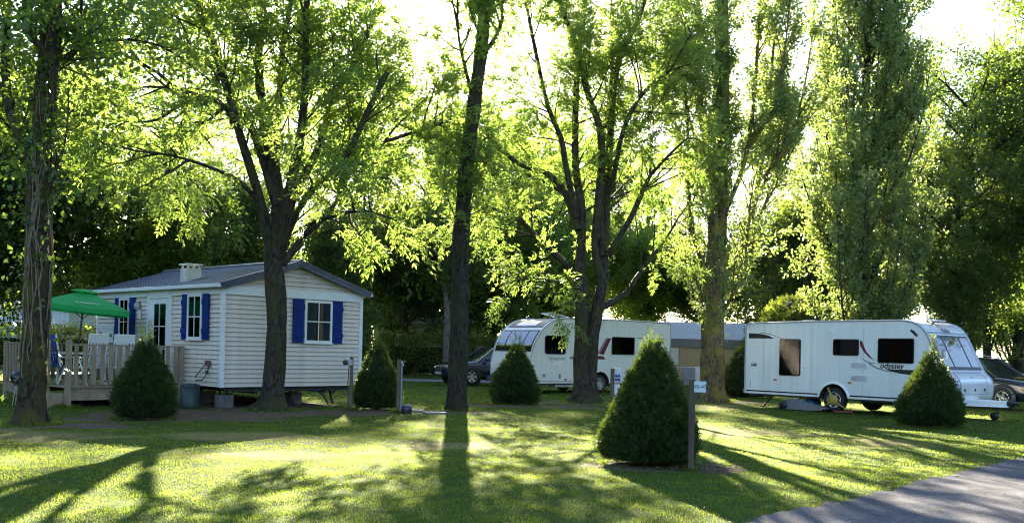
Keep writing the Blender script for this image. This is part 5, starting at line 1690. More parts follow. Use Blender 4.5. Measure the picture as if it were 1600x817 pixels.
class Caravan:
    def __init__(c, label, loc, ang, s, width, front, roof_r, L, zb, arch_x, arch_r):
        c.root = thing("caravan", label, "caravan", (loc[0], loc[1], 0), ang)
        c.s, c.W = s, width
        c.front = front                       # smoothed curve from the roof down to the sill
        rear = [Vector(q) for q in roof_r]
        arch = [Vector((arch_x + arch_r * math.cos(t), max(zb, .33 + arch_r * math.sin(t)))) for t in np.linspace(-.1, PI + .1, 18)]
        prof = rear + front + arch
        c.prof = prof
        n = len(prof)
        y0, y1 = 0, s * width
        m = MB()
        m.add([(p.x, y0, p.y) for p in prof], [tuple(range(n))])
        m.add([(p.x, y1, p.y) for p in prof], [tuple(range(n))])
        m.build("side_panels", GELW, c.root)
        k = len(rear) + len(front)
        sk = prof[:k]
        MB().add([(p.x, y, p.y) for y in (y0 - s * 0.0, y1) for p in sk], [(i, i + 1, i + 1 + k, i + k) for i in range(k - 1)], True).build("shell", GELB, c.root)
        MB().add([(p.x, y, p.y) for y in (y0, y1) for p in arch], [(i, i + 1, i + 19 - 1 + 0 + 1, i + 18) for i in range(17)], True).build("wheel_arch", STEEL, c.root)
        MB().box(.1, arch_x - arch_r, min(s * .05, s * width - s * .05), max(s * .05, s * width - s * .05), zb - .05, zb + .03).build("underfloor", STEEL, c.root)
        MB().box(arch_x + arch_r, L - .35, min(s * .05, s * width - s * .05), max(s * .05, s * width - s * .05), zb - .05, zb + .03).build("underfloor", STEEL, c.root)
        for yy in (-s * .008, s * width + s * .008):
            MB().tube([(p.x, yy, p.y) for p in sk], .022, 8).build("edge_trim", TRIMG, c.root)

    def plate(c, name, x0, x1, z0, z1, r, d0, d1, m, parent=None):
        return MB().prism(rrect(x0, x1, z0, z1, r), -c.s * d0, -c.s * d1).build(name, m, parent or c.root)

    def poly(c, name, pts, d0, d1, m, parent=None):
        return MB().prism(pts, -c.s * d0, -c.s * d1).build(name, m, parent or c.root)

    def window(c, x0, x1, z0, z1, r=.06, drape=DRAPE, warm=False, cover=.26):
        f = c.plate("window", x0, x1, z0, z1, r, .0, .022, WINB)
        c.plate("interior", x0 + .05, x1 - .05, z0 + .05, z1 - .05, r * .7, .022, .024, mat("orange-brown wood interior", (.20, .095, .04), .7) if warm else DARKIN, f)  # warm windows get an orange-brown plate behind the pane
        n = 12
        w = (x1 - x0) * cover
        for a, b in ((x0 + .05, x0 + .05 + w), (x1 - .05 - w, x1 - .05)):
            V = []
            for k in range(n + 1):
                p = a + (b - a) * k / n
                d = -c.s * (.029 + .003 * math.sin(k * 2.1))
                V += [(p, d, z0 + .06), (p, d, z1 - .06)]
            MB().add(V, [(2 * k, 2 * k + 1, 2 * k + 3, 2 * k + 2) for k in range(n)], True).build("drape", drape, f)
        c.plate("pane", x0 + .025, x1 - .025, z0 + .025, z1 - .025, r * .8, .034, .038, SMOKE, f)
        return f

    def skin(c, name, i0, i1, y0, y1, off, m, parent=None):
        """patch lying on the curved front, from curve point i0 to i1, off metres proud"""
        P = c.front
        ins, out = [], []
        for i in range(i0, i1 + 1):
            a, b = P[max(i - 1, 0)], P[min(i + 1, len(P) - 1)]
            t = (b - a).normalized()
            nr = Vector((-t.y, t.x))
            if nr.x < 0: nr = -nr
            ins.append(P[i] + nr * (off * .2)); out.append(P[i] + nr * off)
        n = len(ins)
        V = [(p.x, c.s * y, p.y) for y in (y0, y1) for p in out] + [(p.x, c.s * y, p.y) for y in (y0, y1) for p in ins]
        F = [(i, i + 1, i + 1 + n, i + n) for i in range(n - 1)]
        F2 = [(2 * n + i, i, i + 1, 2 * n + i + 1) for i in range(n - 1)] + [(n + i, 3 * n + i, 3 * n + i + 1, n + i + 1) for i in range(n - 1)]
        F2 += [(0, 2 * n, 3 * n, n), (n - 1, 2 * n - 1, 4 * n - 1, 3 * n - 1)]
        mb = MB().add(V, F, True)
        mb.add(V, F2, False)
        return mb.build(name, m, parent or c.root)

    def flat(c, txt, x, z, size, m, shear=0, bold=0):
        # text reads left to right seen from outside
        xd = (1, 0, 0) if c.s > 0 else (-1, 0, 0)
        return text_mesh("lettering", txt, size, m, c.root, frame_mat((x, -c.s * .004, z), xd, (0, 0, 1)), shear, .003, bold)


# --- right caravan
fr = smooth_profile([(4.70, 2.46), (5.0, 2.43), (5.25, 2.32), (5.42, 2.14), (5.56, 1.88), (5.74, 1.52), (5.93, 1.17), (6.08, 1.02), (6.15, .82), (6.12, .52), (5.98, .38)], 5)
A = Caravan("white caravan on the right marked odyssey, with a yellow wheel clamp", (6.83, 29.1), math.atan2(-.753, .657), 1, 2.22,
            fr, [(0, .38), (0, 2.27), (.03, 2.36), (.10, 2.41), (2.4, 2.45)], 6.1, .38, 2.87, .43)
ra = A.root
A.window(1.16, 1.84, .93, 1.96, .05, DRAPEG, False, .40)
A.window(2.84, 3.60, 1.53, 1.97, .05, DRAPE)
A.window(4.14, 5.12, 1.36, 2.0, .05, DRAPEG, True)
A.plate("service_hatch", .12, .48, .48, .82, .02, .0, .010, GELB)
A.plate("hatch_line", .19, .21, .53, .77, .005, .010, .013, TRIMG)
A.plate("filler_cap", .28, .42, .98, 1.12, .02, .0, .014, GELB)
for z in (1.20, .86):
    v = A.plate("fridge_vent", 3.38, 3.86, z, z + .15, .01, .0, .014, GELB)
    for k in range(5): A.plate("louvre", 3.40, 3.84, z + .015 + k * .027, z + .030 + k * .027, .003, .014, .020, TRIMG, v)
for x, z in ((.98, .78), (3.30, .79), (5.5, .62)): A.plate("side_marker", x, x + .10, z, z + .04, .005, .0, .018, AMBER)
A.plate("awning_light", 2.72, 2.80, 2.14, 2.24, .02, 0, .05, GELB)
A.poly("door_handle_recess", [(5.02, 2.24), (5.12, 2.18), (5.22, 2.07), (5.16, 2.05), (5.07, 2.13), (5.0, 2.19)], 0, .008, BLK)
A.poly("stripe", [(.05, .44), (2.40, .44), (2.40, .475), (.05, .475)], 0, .006, BLK)
A.poly("stripe", [(3.36, .44), (4.75, .44), (5.6, .44), (5.6, .475), (3.36, .475)], 0, .006, BLK)
A.poly("stripe", [(.10, 1.97), (.98, 1.97), (.78, 2.05), (.5, 2.10), (.10, 2.12)], 0, .005, BLK)
arc = [(.5 + .72 * t, 2.135 - .17 * t * t) for t in np.linspace(0, 1, 8)]
A.poly("stripe", arc + [(x, z - .022) for x, z in reversed(arc)], 0, .005, GREYV)
A.poly("stripe", [(3.62, 1.93), (3.68, 1.92), (3.80, 1.66), (3.95, 1.50), (4.06, 1.41), (3.90, 1.49), (3.74, 1.64), (3.63, 1.80)], 0, .005, MAROON)
A.poly("stripe", [(3.62, 1.52), (3.78, 1.42), (3.95, 1.36), (4.10, 1.345), (3.95, 1.33), (3.78, 1.385)], 0, .005, GREYV)
A.poly("stripe", [(3.86, 1.37), (4.1, 1.25), (4.4, 1.16), (4.6, 1.13), (4.4, 1.135), (4.1, 1.21), (3.9, 1.31)], 0, .005, GREYV)
A.poly("stripe", [(4.35, 1.21), (4.7, 1.20), (5.1, 1.20), (5.6, 1.19), (5.6, 1.05), (5.1, 1.07), (4.75, 1.10), (4.5, 1.15)], 0, .005, BLK)
A.flat("odyssey", 4.52, 1.285, .20, BLK, .25, .004)
A.flat("elddis", 4.22, 1.365, .07, BLK, .2)
A.flat("540", .29, 1.20, .13, BLK, .15, .003)
for x in (.62, 2.18, 3.72): A.plate("panel_seam", x, x + .012, .5, 2.36, .003, 0, .004, mat("seam sealant", (.52, .53, .51), .5))
A.plate("panel_seam", .06, 2.4, 1.147, 1.154, .003, 0, .004, mat("seam sealant", (.52, .53, .51), .5))
# rear lamps, front windows, locker
for yy in (.02, 2.08):
    MB().box(-.035, .0, yy, yy + .12, .62, 1.06).build("rear_lamp", REDL, ra, .01)
MB().box(-.05, .02, .0, 2.22, .38, .50).build("rear_bumper", GELB, ra, .02)
MB().tube([(.10, -.03, 2.42), (.16, -.05, 2.36), (.16, -.05, 2.24)], .012, 6).build("grab_hook", TRIMG, ra)
fs = A.skin("window_surround", 16, 29, .10, 2.12, .012, WINB)
A.skin("front_window", 17, 28, .16, .60, .020, FRONTG, fs)
A.skin("front_window", 17, 28, .68, 1.54, .020, FRONTG, fs)
A.skin("front_window", 17, 28, 1.62, 2.06, .020, FRONTG, fs)
lk = A.skin("gas_locker_lid", 31, 43, .38, 1.86, .016, GELB)
A.skin("locker_seam", 31, 43, .36, .385, .019, TRIMG)
A.skin("locker_seam", 31, 43, 1.855, 1.88, .019, TRIMG)
A.skin("locker_seam", 30, 31, .36, 1.88, .019, TRIMG)
for yy in (.55, 1.12, 1.66): A.skin("locker_catch", 41, 42, yy, yy + .05, .03, BLK)
A.skin("emblem", 34, 35, 1.08, 1.16, .022, GREYV)
A.skin("roof_seam", 14, 15, .04, 2.18, .008, TRIMG)
text_mesh("lettering", "Elddis", .17, GREYV, ra, frame_mat((fr[13].x + .028, 1.11, fr[13].y + .01), (0, 1, 0), (-(fr[14].x - fr[12].x), 0, -(fr[14].y - fr[12].y))), ext=.004)
wh = wheel(ra, 2.87, .035, .32, .325, 1, 6)
wheel(ra, 2.87, 2.18, .32, .325, -1, 6)
# wheel clamp
CL = mat("yellow clamp paint", (.46, .31, .06), .5, .2, 8)
cl = MB().lathe([(.001, -.045), (.13, -.045), (.15, -.02), (.15, .0)], 20, (0, 0, 0), 'y').build("wheel_clamp", CL, wh)
cl.location = (0, -.03, 0)
for a in (2.05, 3.75, 5.75):
    MB().tube([(.1 * math.cos(a), -.03, .1 * math.sin(a)), (.36 * math.cos(a), -.035, .36 * math.sin(a)), (.37 * math.cos(a), .08, .37 * math.sin(a))], .022, 8).build("clamp_arm", CL, wh)
MB().lathe([(.43, -.012), (.50, -.012), (.50, .006), (.43, .006)], 30, (2.87, 0, .33), 'y').build("arch_trim", GELB, ra)
for o in [q for q in ra.children if q.name.startswith("arch_trim")]:
    me = o.data
    bm = bmesh.new(); bm.from_mesh(me)
    bmesh.ops.delete(bm, geom=[v for v in bm.verts if v.co.z < .40], context='VERTS')
    bm.to_mesh(me); bm.free()
# corner steadies, step, drawbar, jockey wheel
for x, y in ((.45, .3), (.45, 1.9), (1.55, .5)):
    MB().tube([(x + .35, y, .36), (x, y, .02)], .022, 8).build("corner_steady", STEEL, ra)
    MB().tube([(x + .02, y, .34), (x + .2, y, .2)], .014, 6).build("steady_brace", STEEL, ra)
    MB().box(x - .07, x + .05, y - .05, y + .05, 0, .03).build("steady_foot", STEEL, ra)
MB().box(3.4, 5.6, .5, .58, .26, .345).build("chassis_rail", STEEL, ra)
MB().box(3.4, 5.6, 1.64, 1.72, .26, .345).build("chassis_rail", STEEL, ra)
MB().prism([(6.05, .70), (6.85, 1.0), (6.98, 1.05), (6.98, 1.17), (6.85, 1.22), (6.05, 1.52)], .34, .50, 'xy').build("drawbar_cover", GELB, ra, .02)
MB().tube([(6.95, 1.11, .44), (7.2, 1.11, .44), (7.26, 1.11, .42)], .05, 10).build("coupling", BLK, ra)
MB().tube([(7.05, 1.11, .48), (6.95, 1.11, .60), (7.2, 1.11, .72)], .022, 8).build("coupling_handle", BLK, ra)
MB().cyl((6.75, 1.11, .16), (6.75, 1.11, .52), .03, 10).build("jockey_tube", STEEL, ra)
MB().lathe([(.02, -.04), (.10, -.04), (.105, 0), (.10, .04), (.02, .04)], 18, (6.68, 1.11, .105), 'y').build("jockey_wheel", BLK, ra)
MB().tube([(5.95, -.12, .02), (5.9, -.05, .9), (5.75, -.02, 1.05), (5.55, -.01, .9)], .012, 6).build("lead_cable", BLK, ra)
for x0, x1 in ((1.4, 1.75), (3.9, 4.7)):
    MB().prism(rrect(x0, x1, .7, 1.4, .06), 2.44, 2.51, 'xy').build("roof_light", GELB, ra)
MB().bar((4.78, 1.0, 2.53), (5.32, 1.0, 2.48), .55, .04).build("roof_dish", GELB, ra)
MB().cyl((5.1, 1.0, 2.40), (5.1, 1.0, 2.49), .03, 8).build("dish_stalk", TRIMG, ra)
# things lying by the caravan
def apos(x, y): return (6.83 + .657 * x + .753 * y, 29.1 - .753 * x + .657 * y)
AA = math.atan2(-.753, .657)
p = apos(5.95, -.35)
sp_ = thing("caravan_step", "small grey metal double step beside the right caravan's front end", "step", (p[0], p[1], 0), AA)
for z, d in ((.17, .0), (.33, .18)):
    MB().box(-.24, .24, d - .11, d + .11, z - .015, z).build("tread", GREYP, sp_, .005)
for sx in (-.24, .24):
    MB().tube([(sx, -.14, 0), (sx, .20, .33)], .014, 6).build("leg", ALLOY, sp_)
    MB().tube([(sx, .30, 0), (sx, .17, .33)], .014, 6).build("leg", ALLOY, sp_)
p = apos(1.95, -.12)
wc = thing("waste_tank", "grey wheeled waste-water tank lying beside the clamped wheel", "water tank", (p[0], p[1], 0), AA)
MB().prism([(-.42, .03), (.42, .03), (.78, .05), (.80, .09), (.42, .17), (.10, .22), (.05, .27), (-.30, .28), (-.42, .22)], -.20, .20).build("tank_body", mat("dark grey tank", (.17, .175, .19), .5, .1, 5), wc, .02)
for sy in (-.22, .22): MB().lathe([(.02, -.03), (.12, -.03), (.125, 0), (.12, .03), (.02, .03)], 18, (-.42, sy, .125), 'y').build("tank_wheel", BLK, wc)
MB().cyl((-.1, 0, .27), (-.1, 0, .31), .05, 12).build("tank_cap", mat("cap blue", (.02, .16, .42), .4), wc)
p = apos(3.2, -.02)
tag(MB().box(-.25, .25, -.09, .09, 0, .05).build("levelling_block", mat("red brown block", (.24, .05, .03), .7), None, .01), "flat red levelling block under the clamped wheel", "block").location = (*p, 0)
p = apos(1.9, .55)
dr_ = thing("water_drum", "blue water drum under the right caravan's floor", "drum", (p[0], p[1], 0), AA)
MB().lathe([(.001, -.22), (.15, -.22), (.16, -.18), (.16, .18), (.15, .22), (.001, .22)], 20, (0, 0, .165), 'y').build("drum_body", mat("drum blue", (.02, .14, .36), .4), dr_)
MB().tube([(-.02, -.26, .165), (-.25, -.26, .3), (-.25, .26, .3), (-.02, .26, .165)], .01, 6).build("pull_handle", GREYP, dr_)

# --- left caravan
fl = smooth_profile([(5.2, 2.62), (5.62, 2.55), (5.95, 2.42), (6.22, 2.22), (6.45, 1.95), (6.6, 1.68), (6.70, 1.36), (6.76, 1.15), (6.80, .92), (6.78, .55), (6.66, .34)], 5)
B = Caravan("white caravan behind the twin-stemmed tree with maroon stripes and curved nose", (6.04, 38.08), math.atan2(-.6, -.8), -1, 2.25,
            fl, [(0, .34), (0, 2.48), (.04, 2.57), (.12, 2.61), (2.5, 2.64)], 6.8, .34, 3.52, .42)
rb = B.root
B.window(5.20, 6.14, 1.35, 2.0, .10, DRAPEG)
B.window(1.88, 3.02, 1.38, 2.03, .06, DRAPE)
B.plate("locker_hatch", 5.68, 6.34, .42, .80, .04, 0, .012, GELB)
B.plate("hatch_frame", 5.72, 6.30, .46, .76, .03, .012, .016, GELW)
B.plate("hatch_badge", 6.10, 6.22, .55, .67, .05, .016, .020, GREYV)
B.plate("side_vent", 5.40, 5.48, .50, .68, .02, 0, .014, GREYV)
B.plate("side_marker", 5.12, 5.22, .45, .50, .005, 0, .016, AMBER)
B.plate("fridge_vent", 5.35, 5.75, .98, 1.10, .02, 0, .008, GELB)
B.poly("stripe", [(3.05, 1.96), (3.22, 1.98), (3.62, 1.40), (3.40, 1.36)], 0, .005, MAROON)
B.poly("stripe", [(3.24, 1.98), (3.30, 1.98), (3.72, 1.40), (3.64, 1.39)], 0, .005, GREYV)
B.poly("stripe", [(3.30, 1.20), (3.75, 1.20), (3.80, 1.32), (3.42, 1.32)], 0, .006, MAROON)
B.poly("stripe", [(3.8, 1.22), (5.02, 1.22), (4.95, 1.28), (3.82, 1.28)], 0, .005, GREYV)
B.poly("stripe", [(3.8, 1.20), (5.0, 1.20), (5.02, 1.222), (3.8, 1.222)], 0, .006, MAROON)
B.poly("stripe", [(.35, 2.0), (1.75, 2.0), (1.75, 2.03), (.35, 2.03)], 0, .005, GREYV)
B.flat("Signature", 5.62, 1.21, .21, mat("silver lettering", (.36, .36, .34), .4), .35)
B.poly("skirt_line", [(.05, .40), (3.05, .40), (3.05, .43), (.05, .43)], 0, .012, TRIMG)
B.poly("skirt_line", [(3.98, .40), (6.6, .40), (6.6, .43), (3.98, .43)], 0, .012, TRIMG)
B.plate("door_seam", 4.62, 4.635, .5, 2.2, .004, 0, .004, GREYV)
B.skin("panorama_window", 6, 14, .14, 2.11, .016, WINB)
B.skin("panorama_pane", 7, 13, .55, 1.70, .024, FRONTG)
fs = B.skin("window_surround", 16, 29, .08, 2.17, .012, WINB)
for a, b in ((.12, .58), (.64, 1.61), (1.67, 2.13)): B.skin("front_window", 17, 28, a, b, .020, FRONTG, fs)
B.skin("gas_locker_lid", 32, 43, .40, 1.85, .014, GELB)
wheel(rb, 3.52, -.035, .32, .325, -1, 10)
wheel(rb, 3.52, -2.2, .32, .325, 1, 10)
MB().box(.6, 3.0, -.6, -.52, .22, .305).build("chassis_rail", STEEL, rb)
MB().box(4.2, 5.6, -.40, -.05, .20, .33).build("underfloor_box", mat("pale step box", (.36, .34, .30), .7), rb, .01)
for x in (.5, 5.95):
    for y in (-.3, -1.95): MB().tube([(x + .25, y, .32), (x, y, .02)], .022, 8).build("corner_steady", STEEL, rb)
MB().prism([(6.7, -1.5), (7.5, -1.16), (7.5, -1.06), (6.7, -.72)], .34, .46, 'xy').build("drawbar_cover", GELB, rb, .02)
MB().cyl((7.4, -1.11, .0), (7.4, -1.11, .5), .025, 8).build("jockey_tube", STEEL, rb)
B.plate("roof_light", 4.7, 5.3, 2.60, 2.61, .003, -.8, -1.4, GELB)
MB().bar((4.55, -.9, 2.66), (5.35, -.9, 2.80), .7, .03).build("open_roof_hatch", GELB, rb)
MB().tube([(5.2, -.9, 2.6), (5.25, -.9, 2.77)], .02, 6).build("hatch_stay", TRIMG, rb)
for x0, x1 in ((1.0, 1.6), (2.6, 3.3)): MB().prism(rrect(x0, x1, -1.5, -.8, .05), 2.62, 2.70, 'xy').build("roof_light", GELB, rb)
# soft hitch cover
hc = MB()
V = []
for x, w, z0, z1 in ((6.95, .34, .42, 1.02), (7.2, .30, .40, .90), (7.5, .22, .38, .68), (7.75, .10, .38, .50)):
    V += [(x, -1.11 - w, z0), (x, -1.11 - w * .45, (z0 + z1) / 2 + .08), (x, -1.11, z1), (x, -1.11 + w * .45, (z0 + z1) / 2 + .08), (x, -1.11 + w, z0)]
F = [(5 * i + j, 5 * i + j + 1, 5 * i + j + 6, 5 * i + j + 5) for i in range(3) for j in range(4)]
F += [(0, 1, 2, 3, 4), (15, 16, 17, 18, 19)]
hco = hc.add(V, F).build("hitch_cover", mat("dark green canvas", (.012, .045, .05), .75, .2, 7), rb)
text_mesh("lettering", "sterling", .13, mat("canvas white print", (.6, .62, .6), .7), hco, frame_mat((7.22, -.80, .50), (-.96, .17, -.05), (0, -.45, .9)), ext=.004)

# ------------------------------------------------------------------ tent behind the poplar
CANV = mat("tan canvas", (.60, .42, .23), .9, .10, 2, bump=.1)
GREYC = mat("grey canvas", (.17, .155, .14), .9, .10, 3)
ROOFC = mat("pale grey tent roof", (.66, .67, .68), .8, .06, 2)
for cm_, cc_ in ((CANV, (.65, .45, .22)), (ROOFC, (.6, .6, .63))):
    nt = cm_.node_tree
    tt = nt.nodes.new("ShaderNodeBsdfTranslucent"); tt.inputs[0].default_value = (*cc_, 1)
    tm = nt.nodes.new("ShaderNodeMixShader"); tm.inputs[0].default_value = .45
    to = [n for n in nt.nodes if n.type == 'OUTPUT_MATERIAL'][0]
    nt.links.new(nt.nodes["Principled BSDF"].outputs[0], tm.inputs[1]); nt.links.new(tt.outputs[0], tm.inputs[2]); nt.links.new(tm.outputs[0], to.inputs[0])
tn = thing("frame_tent", "large tan canvas frame tent with pale grey roof between the two caravans", "tent", (6.6, 46.0, 0), .04)
TW, TD, TE, TR = 6.6, 4.2, 2.15, 3.0
nx_ = 40
V = []
for k in range(nx_ + 1):
    x = TW * k / nx_
    V += [(x, .03 * math.sin(k * 1.1) + (.02 if k % 8 == 0 else 0), .14), (x, .015 * math.sin(k * 1.3), 1.1), (x, 0, TE - .02)]
F = [(3 * k + j, 3 * k + 3 + j, 3 * k + 4 + j, 3 * k + 1 + j) for k in range(nx_) for j in range(2)]
MB().add(V, F, True).build("front_wall", CANV, tn)
MB().box(0, .03, .05, TD, .1, TE).build("side_wall", CANV, tn)
MB().box(TW - .03, TW, .05, TD, .1, TE).build("side_wall", CANV, tn)
MB().box(0, TW, TD - .03, TD, .1, TE).build("rear_wall", CANV, tn)
MB().box(-.02, TW + .02, -.035, -.015, 0, .22).build("mud_wall", GREYC, tn)
V = []
for k in range(21):
    x = TW * k / 20
    V += [(x, -.10 + .02 * math.sin(k * 1.7), TE - .38 + .02 * math.sin(k * .9)), (x, -.12, TE)]
MB().add(V, [(2 * k, 2 * k + 2, 2 * k + 3, 2 * k + 1) for k in range(20)], True).build("roof_valance", GREYC, tn)
V = []
for k in range(13):
    x = -.08 + (TW + .16) * k / 12
    sag = .03 * math.sin(k * PI / 2) ** 2
    inset = 1.1 * max(0, 1 - k / 2, 1 - (12 - k) / 2) * 0
    V += [(x, -.14, TE), (x, TD * .25, (TE + TR) / 2 - sag), (x, TD * .5, TR - sag), (x, TD * .75, (TE + TR) / 2 - sag), (x, TD + .14, TE)]
F = [(5 * k + j, 5 * k + 5 + j, 5 * k + 6 + j, 5 * k + 1 + j) for k in range(12) for j in range(4)]
MB().add(V, F, False).build("roof", ROOFC, tn)
for x in (0.015, TW - .015): MB().prism([(-.0, TE - .03), (TD, TE - .03), (TD / 2, TR - .05)], x - .01, x + .01, 'yz').build("gable", CANV, tn)
for x0 in (.35, 5.1):
    wv_ = MB().box(x0, x0 + .75, -.045, -.03, .95, 1.72).build("tent_window", mat("clear vinyl", (.44, .42, .36), .25, .08, 5), tn)
    for xx in (x0 - .02, x0 + .37, x0 + .75): MB().box(xx, xx + .03, -.05, -.044, .93, 1.74).build("window_binding", GREYC, wv_)
for x in (2.2, 4.3): MB().box(x, x + .03, -.05, -.03, .2, TE - .35).build("zip_seam", GREYC, tn)
for x in (0, TW):
    MB().tube([(x, -.1, TE), (x + (.9 if x else -.9), -1.6, 0)], .006, 5).build("guy_rope", PLASW, tn)


# ------------------------------------------------------------------ cars
def car(label, loc, ang, paint, s, spokes, rails=False):
    """s = +1 when the side facing the camera is the car's left (+y)"""
    c = thing("parked_car", label, "car", (loc[0], loc[1], 0), ang)
    st = [  # x, half width, sill z, shoulder z, crown
        (-2.28, .70, .42, .92, .0), (-2.2, .82, .30, 1.02, .0), (-1.6, .90, .24, 1.04, .0), (-.6, .915, .24, 1.02, .0), (.5, .915, .24, .99, .0),
        (.95, .91, .24, .98, .02), (1.3, .90, .26, .95, .045), (1.8, .87, .28, .89, .045), (2.15, .80, .30, .81, .03), (2.32, .66, .33, .70, .01), (2.36, .55, .36, .62, 0)]
    sec = []
    for x, w, zb, zt, cr in st:
        h = zt - zb
        half = [(w * .90, zb), (w * .985, zb + .07), (w, zb + h * .45), (w * .99, zb + h * .74), (w * .955, zt - .045), (w * .88, zt), (w * .45, zt + cr * .8), (0, zt + cr)]
        sec.append([(x, y, z) for y, z in half] + [(x, -y, z) for y, z in reversed(half[:-1])])
    n = len(sec[0])
    V = [p for q in sec for p in q]
    F = [(i * n + k, i * n + k + 1, (i + 1) * n + k + 1, (i + 1) * n + k) for i in range(len(sec) - 1) for k in range(n - 1)]
    F += [(i * n, (i + 1) * n, (i + 1) * n + n - 1, i * n + n - 1) for i in range(len(sec) - 1)]
    F += [tuple(range(n)), tuple(range((len(sec) - 1) * n, len(sec) * n))]
    body = MB().add(V, F, True).build("body", paint, c)
    body.data.polygons.foreach_set("use_smooth", [len(p.vertices) == 4 for p in body.data.polygons])
    # cabin: tapered glass box with painted roof and pillars
    b0 = [(.98, .80, .98), (-2.12, .80, 1.02)]; t0 = [(.18, .62, 1.52), (-1.72, .62, 1.50)]
    mid = [(-.6, .83, 1.0), (-.6, .64, 1.555)]
    gl = mat("car glass", (.012, .016, .018), .04, .02, 2, coat=.6)
    g = MB()
    for sy in (-1, 1):
        q = [(b0[0][0], sy * b0[0][1], b0[0][2]), (mid[0][0], sy * mid[0][1], mid[0][2]), (b0[1][0], sy * b0[1][1], b0[1][2]),
             (t0[1][0], sy * t0[1][1], t0[1][2]), (mid[1][0], sy * mid[1][1], mid[1][2]), (t0[0][0], sy * t0[0][1], t0[0][2])]
        g.add(q, [(0, 1, 4, 5), (1, 2, 3, 4)])
    g.build("side_glass", gl, c)
    wsv = []
    for i in range(7):
        u = -1 + 2 * i / 6
        wsv += [(b0[0][0] + .10 * (1 - u * u), u * b0[0][1], b0[0][2] + .01), (t0[0][0] + .05 * (1 - u * u), u * t0[0][1], t0[0][2])]
    MB().add(wsv, [(2 * i, 2 * i + 2, 2 * i + 3, 2 * i + 1) for i in range(6)], True).build("windscreen", gl, c)
    MB().add([(b0[1][0], -.8, 1.02), (b0[1][0], .8, 1.02), (t0[1][0], .62, 1.5), (t0[1][0], -.62, 1.5)], [(0, 1, 2, 3)]).build("rear_glass", gl, c)
    rv_ = []
    for x, w, z in ((.22, .60, 1.515), (.05, .64, 1.55), (-.6, .66, 1.59), (-1.4, .65, 1.57), (-1.76, .61, 1.51)):
        rv_ += [(x, -w, z - .03), (x, -w * .8, z), (x, 0, z + .02), (x, w * .8, z), (x, w, z - .03)]
    MB().add(rv_, [(5 * i + k, 5 * i + k + 1, 5 * i + k + 6, 5 * i + k + 5) for i in range(4) for k in range(4)], True).build("roof", paint, c)
    for sy in (-1, 1):
        for a, b, w in (((.99, sy * .81, .985), (.19, sy * .635, 1.535), .06), ((-.55, sy * .835, 1.0), (-.5, sy * .65, 1.545), .07),
                        ((-1.35, sy * .825, 1.01), (-1.2, sy * .645, 1.535), .07), ((-2.12, sy * .805, 1.02), (-1.72, sy * .63, 1.52), .09)):
            MB().bar(a, b, w, .04).build("pillar", paint, c)
        MB().tube([(.19, sy * .635, 1.53), (-.6, sy * .655, 1.565), (-1.72, sy * .63, 1.515)], .022, 6).build("roof_edge", paint, c)
        for x in (-.52, -1.32): pass
        for x in (.72, -.50, -1.38): MB().box(x - .004, x + .004, sy * .9 - .025, sy * .9 + .022, .34, .97).build("door_seam", BLK, c)
        MB().box(-1.35, 1.0, sy * .912 - .012, sy * .912 + .012, .36, .44).build("sill_trim", BLK, c, .004)
        for x in (-.25, -1.1): MB().box(x - .09, x + .09, sy * .91 - .025, sy * .91 + .025, .83, .855).build("door_handle", paint, c, .006)
        mr = MB().lathe([(.001, -.10), (.07, -.08), (.085, 0), (.07, .08), (.001, .10)], 12).build("door_mirror", paint, c)
        mr.rotation_euler = (PI / 2, 0, 0); mr.location = (.70, sy * 1.0, 1.05)
        if rails: MB().tube([(.0, sy * .60, 1.58), (-.2, sy * .60, 1.625), (-1.3, sy * .60, 1.63), (-1.5, sy * .60, 1.575)], .016, 6).build("roof_rail", ALLOY, c)
        for x in (1.36, -1.36):
            MB().lathe([(.30, 0), (.435, 0), (.435, -.04), (.30, -.04)] if sy > 0 else [(.30, 0), (.435, 0), (.435, .04), (.30, .04)], 26, (x, sy * .925, .36), 'y').build("wheel_arch", BLK, c)
            MB().lathe([(.001, 0), (.38, 0)], 26, (x, sy * .90, .36), 'y').build("arch_liner", BLK, c)
            wheel(c, x, sy * .935, .345, .345, -sy, spokes)
        hl = MB().prism([(-.13, .66), (.12, .64), (.12, .74), (.02, .80), (-.15, .80)], -.03, .03).build("headlight", mat("headlight lens", (.55, .58, .60), .08, .1, 9, coat=1), c)
        hl.location = (2.12, sy * .70, .0); hl.rotation_euler = (0, 0, -sy * .75)
        MB().cyl((2.24, sy * .62, .46), (2.30, sy * .60, .46), .05, 12).build("fog_lamp", ALLOY, c)
    gr = MB().box(2.28, 2.385, -.36, .36, .56, .72).build("grille", BLK, c, .02)
    for k in range(5): MB().box(2.384, 2.392, -.30 + .14 * k, -.27 + .14 * k, .58, .70).build("grille_bar", ALLOY, gr)
    MB().box(2.33, 2.40, -.5, .5, .36, .50).build("lower_bumper", BLK, c, .02)
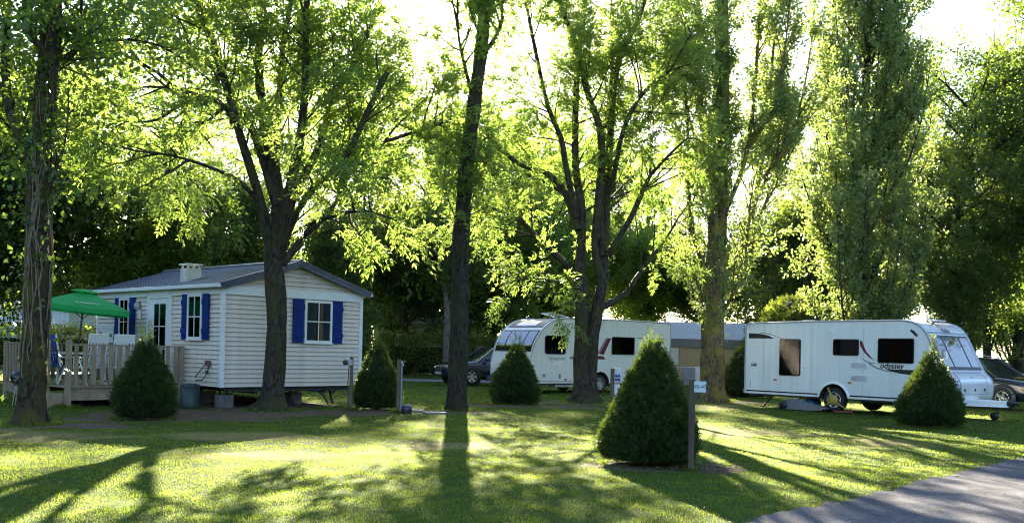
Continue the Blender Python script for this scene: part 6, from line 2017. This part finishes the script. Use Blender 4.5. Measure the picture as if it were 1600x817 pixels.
    MB().box(2.395, 2.41, -.26, .26, .42, .53).build("number_plate", mat("plate white", (.62, .63, .62), .4), c, .004)
    return c


NAVY = mat("navy car paint", (.010, .014, .035), .2, .1, 1.5, coat=.8)
BLKP = mat("dark blue-black car paint", (.007, .009, .020), .2, .1, 1.5, coat=.8)
car("dark navy estate car parked with its nose left of the left caravan", (-.87, 41.3), math.atan2(-.5, -.86), NAVY, 1, 6)
car("dark blue-black crossover car parked beside the right caravan's drawbar", (14.9, 31.6), math.atan2(-.867, .5), BLKP, -1, 5, True)


# ------------------------------------------------------------------ far chalets
def chalet(label, loc, ang, L, D, h, wallm, roofm, wins):
    b = thing("chalet", label, "chalet", (loc[0], loc[1], 0), ang)
    MB().box(0, L, 0, D, .35, h).build("wall", wallm, b)
    nb_ = 12
    bo = MB().box(-.01, L + .01, -.03, 0.0, 0, (h - .35) / nb_ - .025).build("siding_board", wallm, b)
    bo.location = (0, 0, .35)
    for k in range(1, nb_): copy_part(bo, b, (0, 0, .35 + k * (h - .35) / nb_))
    MB().prism([(-.25, h - .02), (D + .25, h - .02), (D / 2, h + .75)], -.2, L + .2, 'yz').build("roof", roofm, b)
    MB().box(.1, L - .1, .1, D - .1, 0, .348).build("base", STEEL, b)
    for x0, x1, z0, z1 in wins:
        f = MB().box(x0 - .07, x1 + .07, -.07, -.01, z0 - .07, z1 + .07).build("window", PVC_W, b)
        MB().box(x0, x1, -.085, -.071, z0, z1).build("pane", mat("car glass", (.01, .01, .01)), f)
    return b


chalet("tan chalet with a window half hidden behind the slim trunk and hedge", (-9.2, 66.5), .05, 7.4, 3.5, 3.1, mat("tan chalet wall", (.40, .34, .25), .7), ROOF,
       [(4.9, 6.2, 1.9, 2.6), (1.6, 2.6, 1.5, 2.5)])
chalet("pale grey-blue chalet glimpsed under the green parasol", (-35.0, 62.0), -.15, 8, 3.5, 3.3, mat("pale blue chalet wall", (.52, .58, .66), .6), ROOF,
       [(2.0, 3.2, 1.6, 2.6), (5.0, 6.0, 1.5, 2.6)])
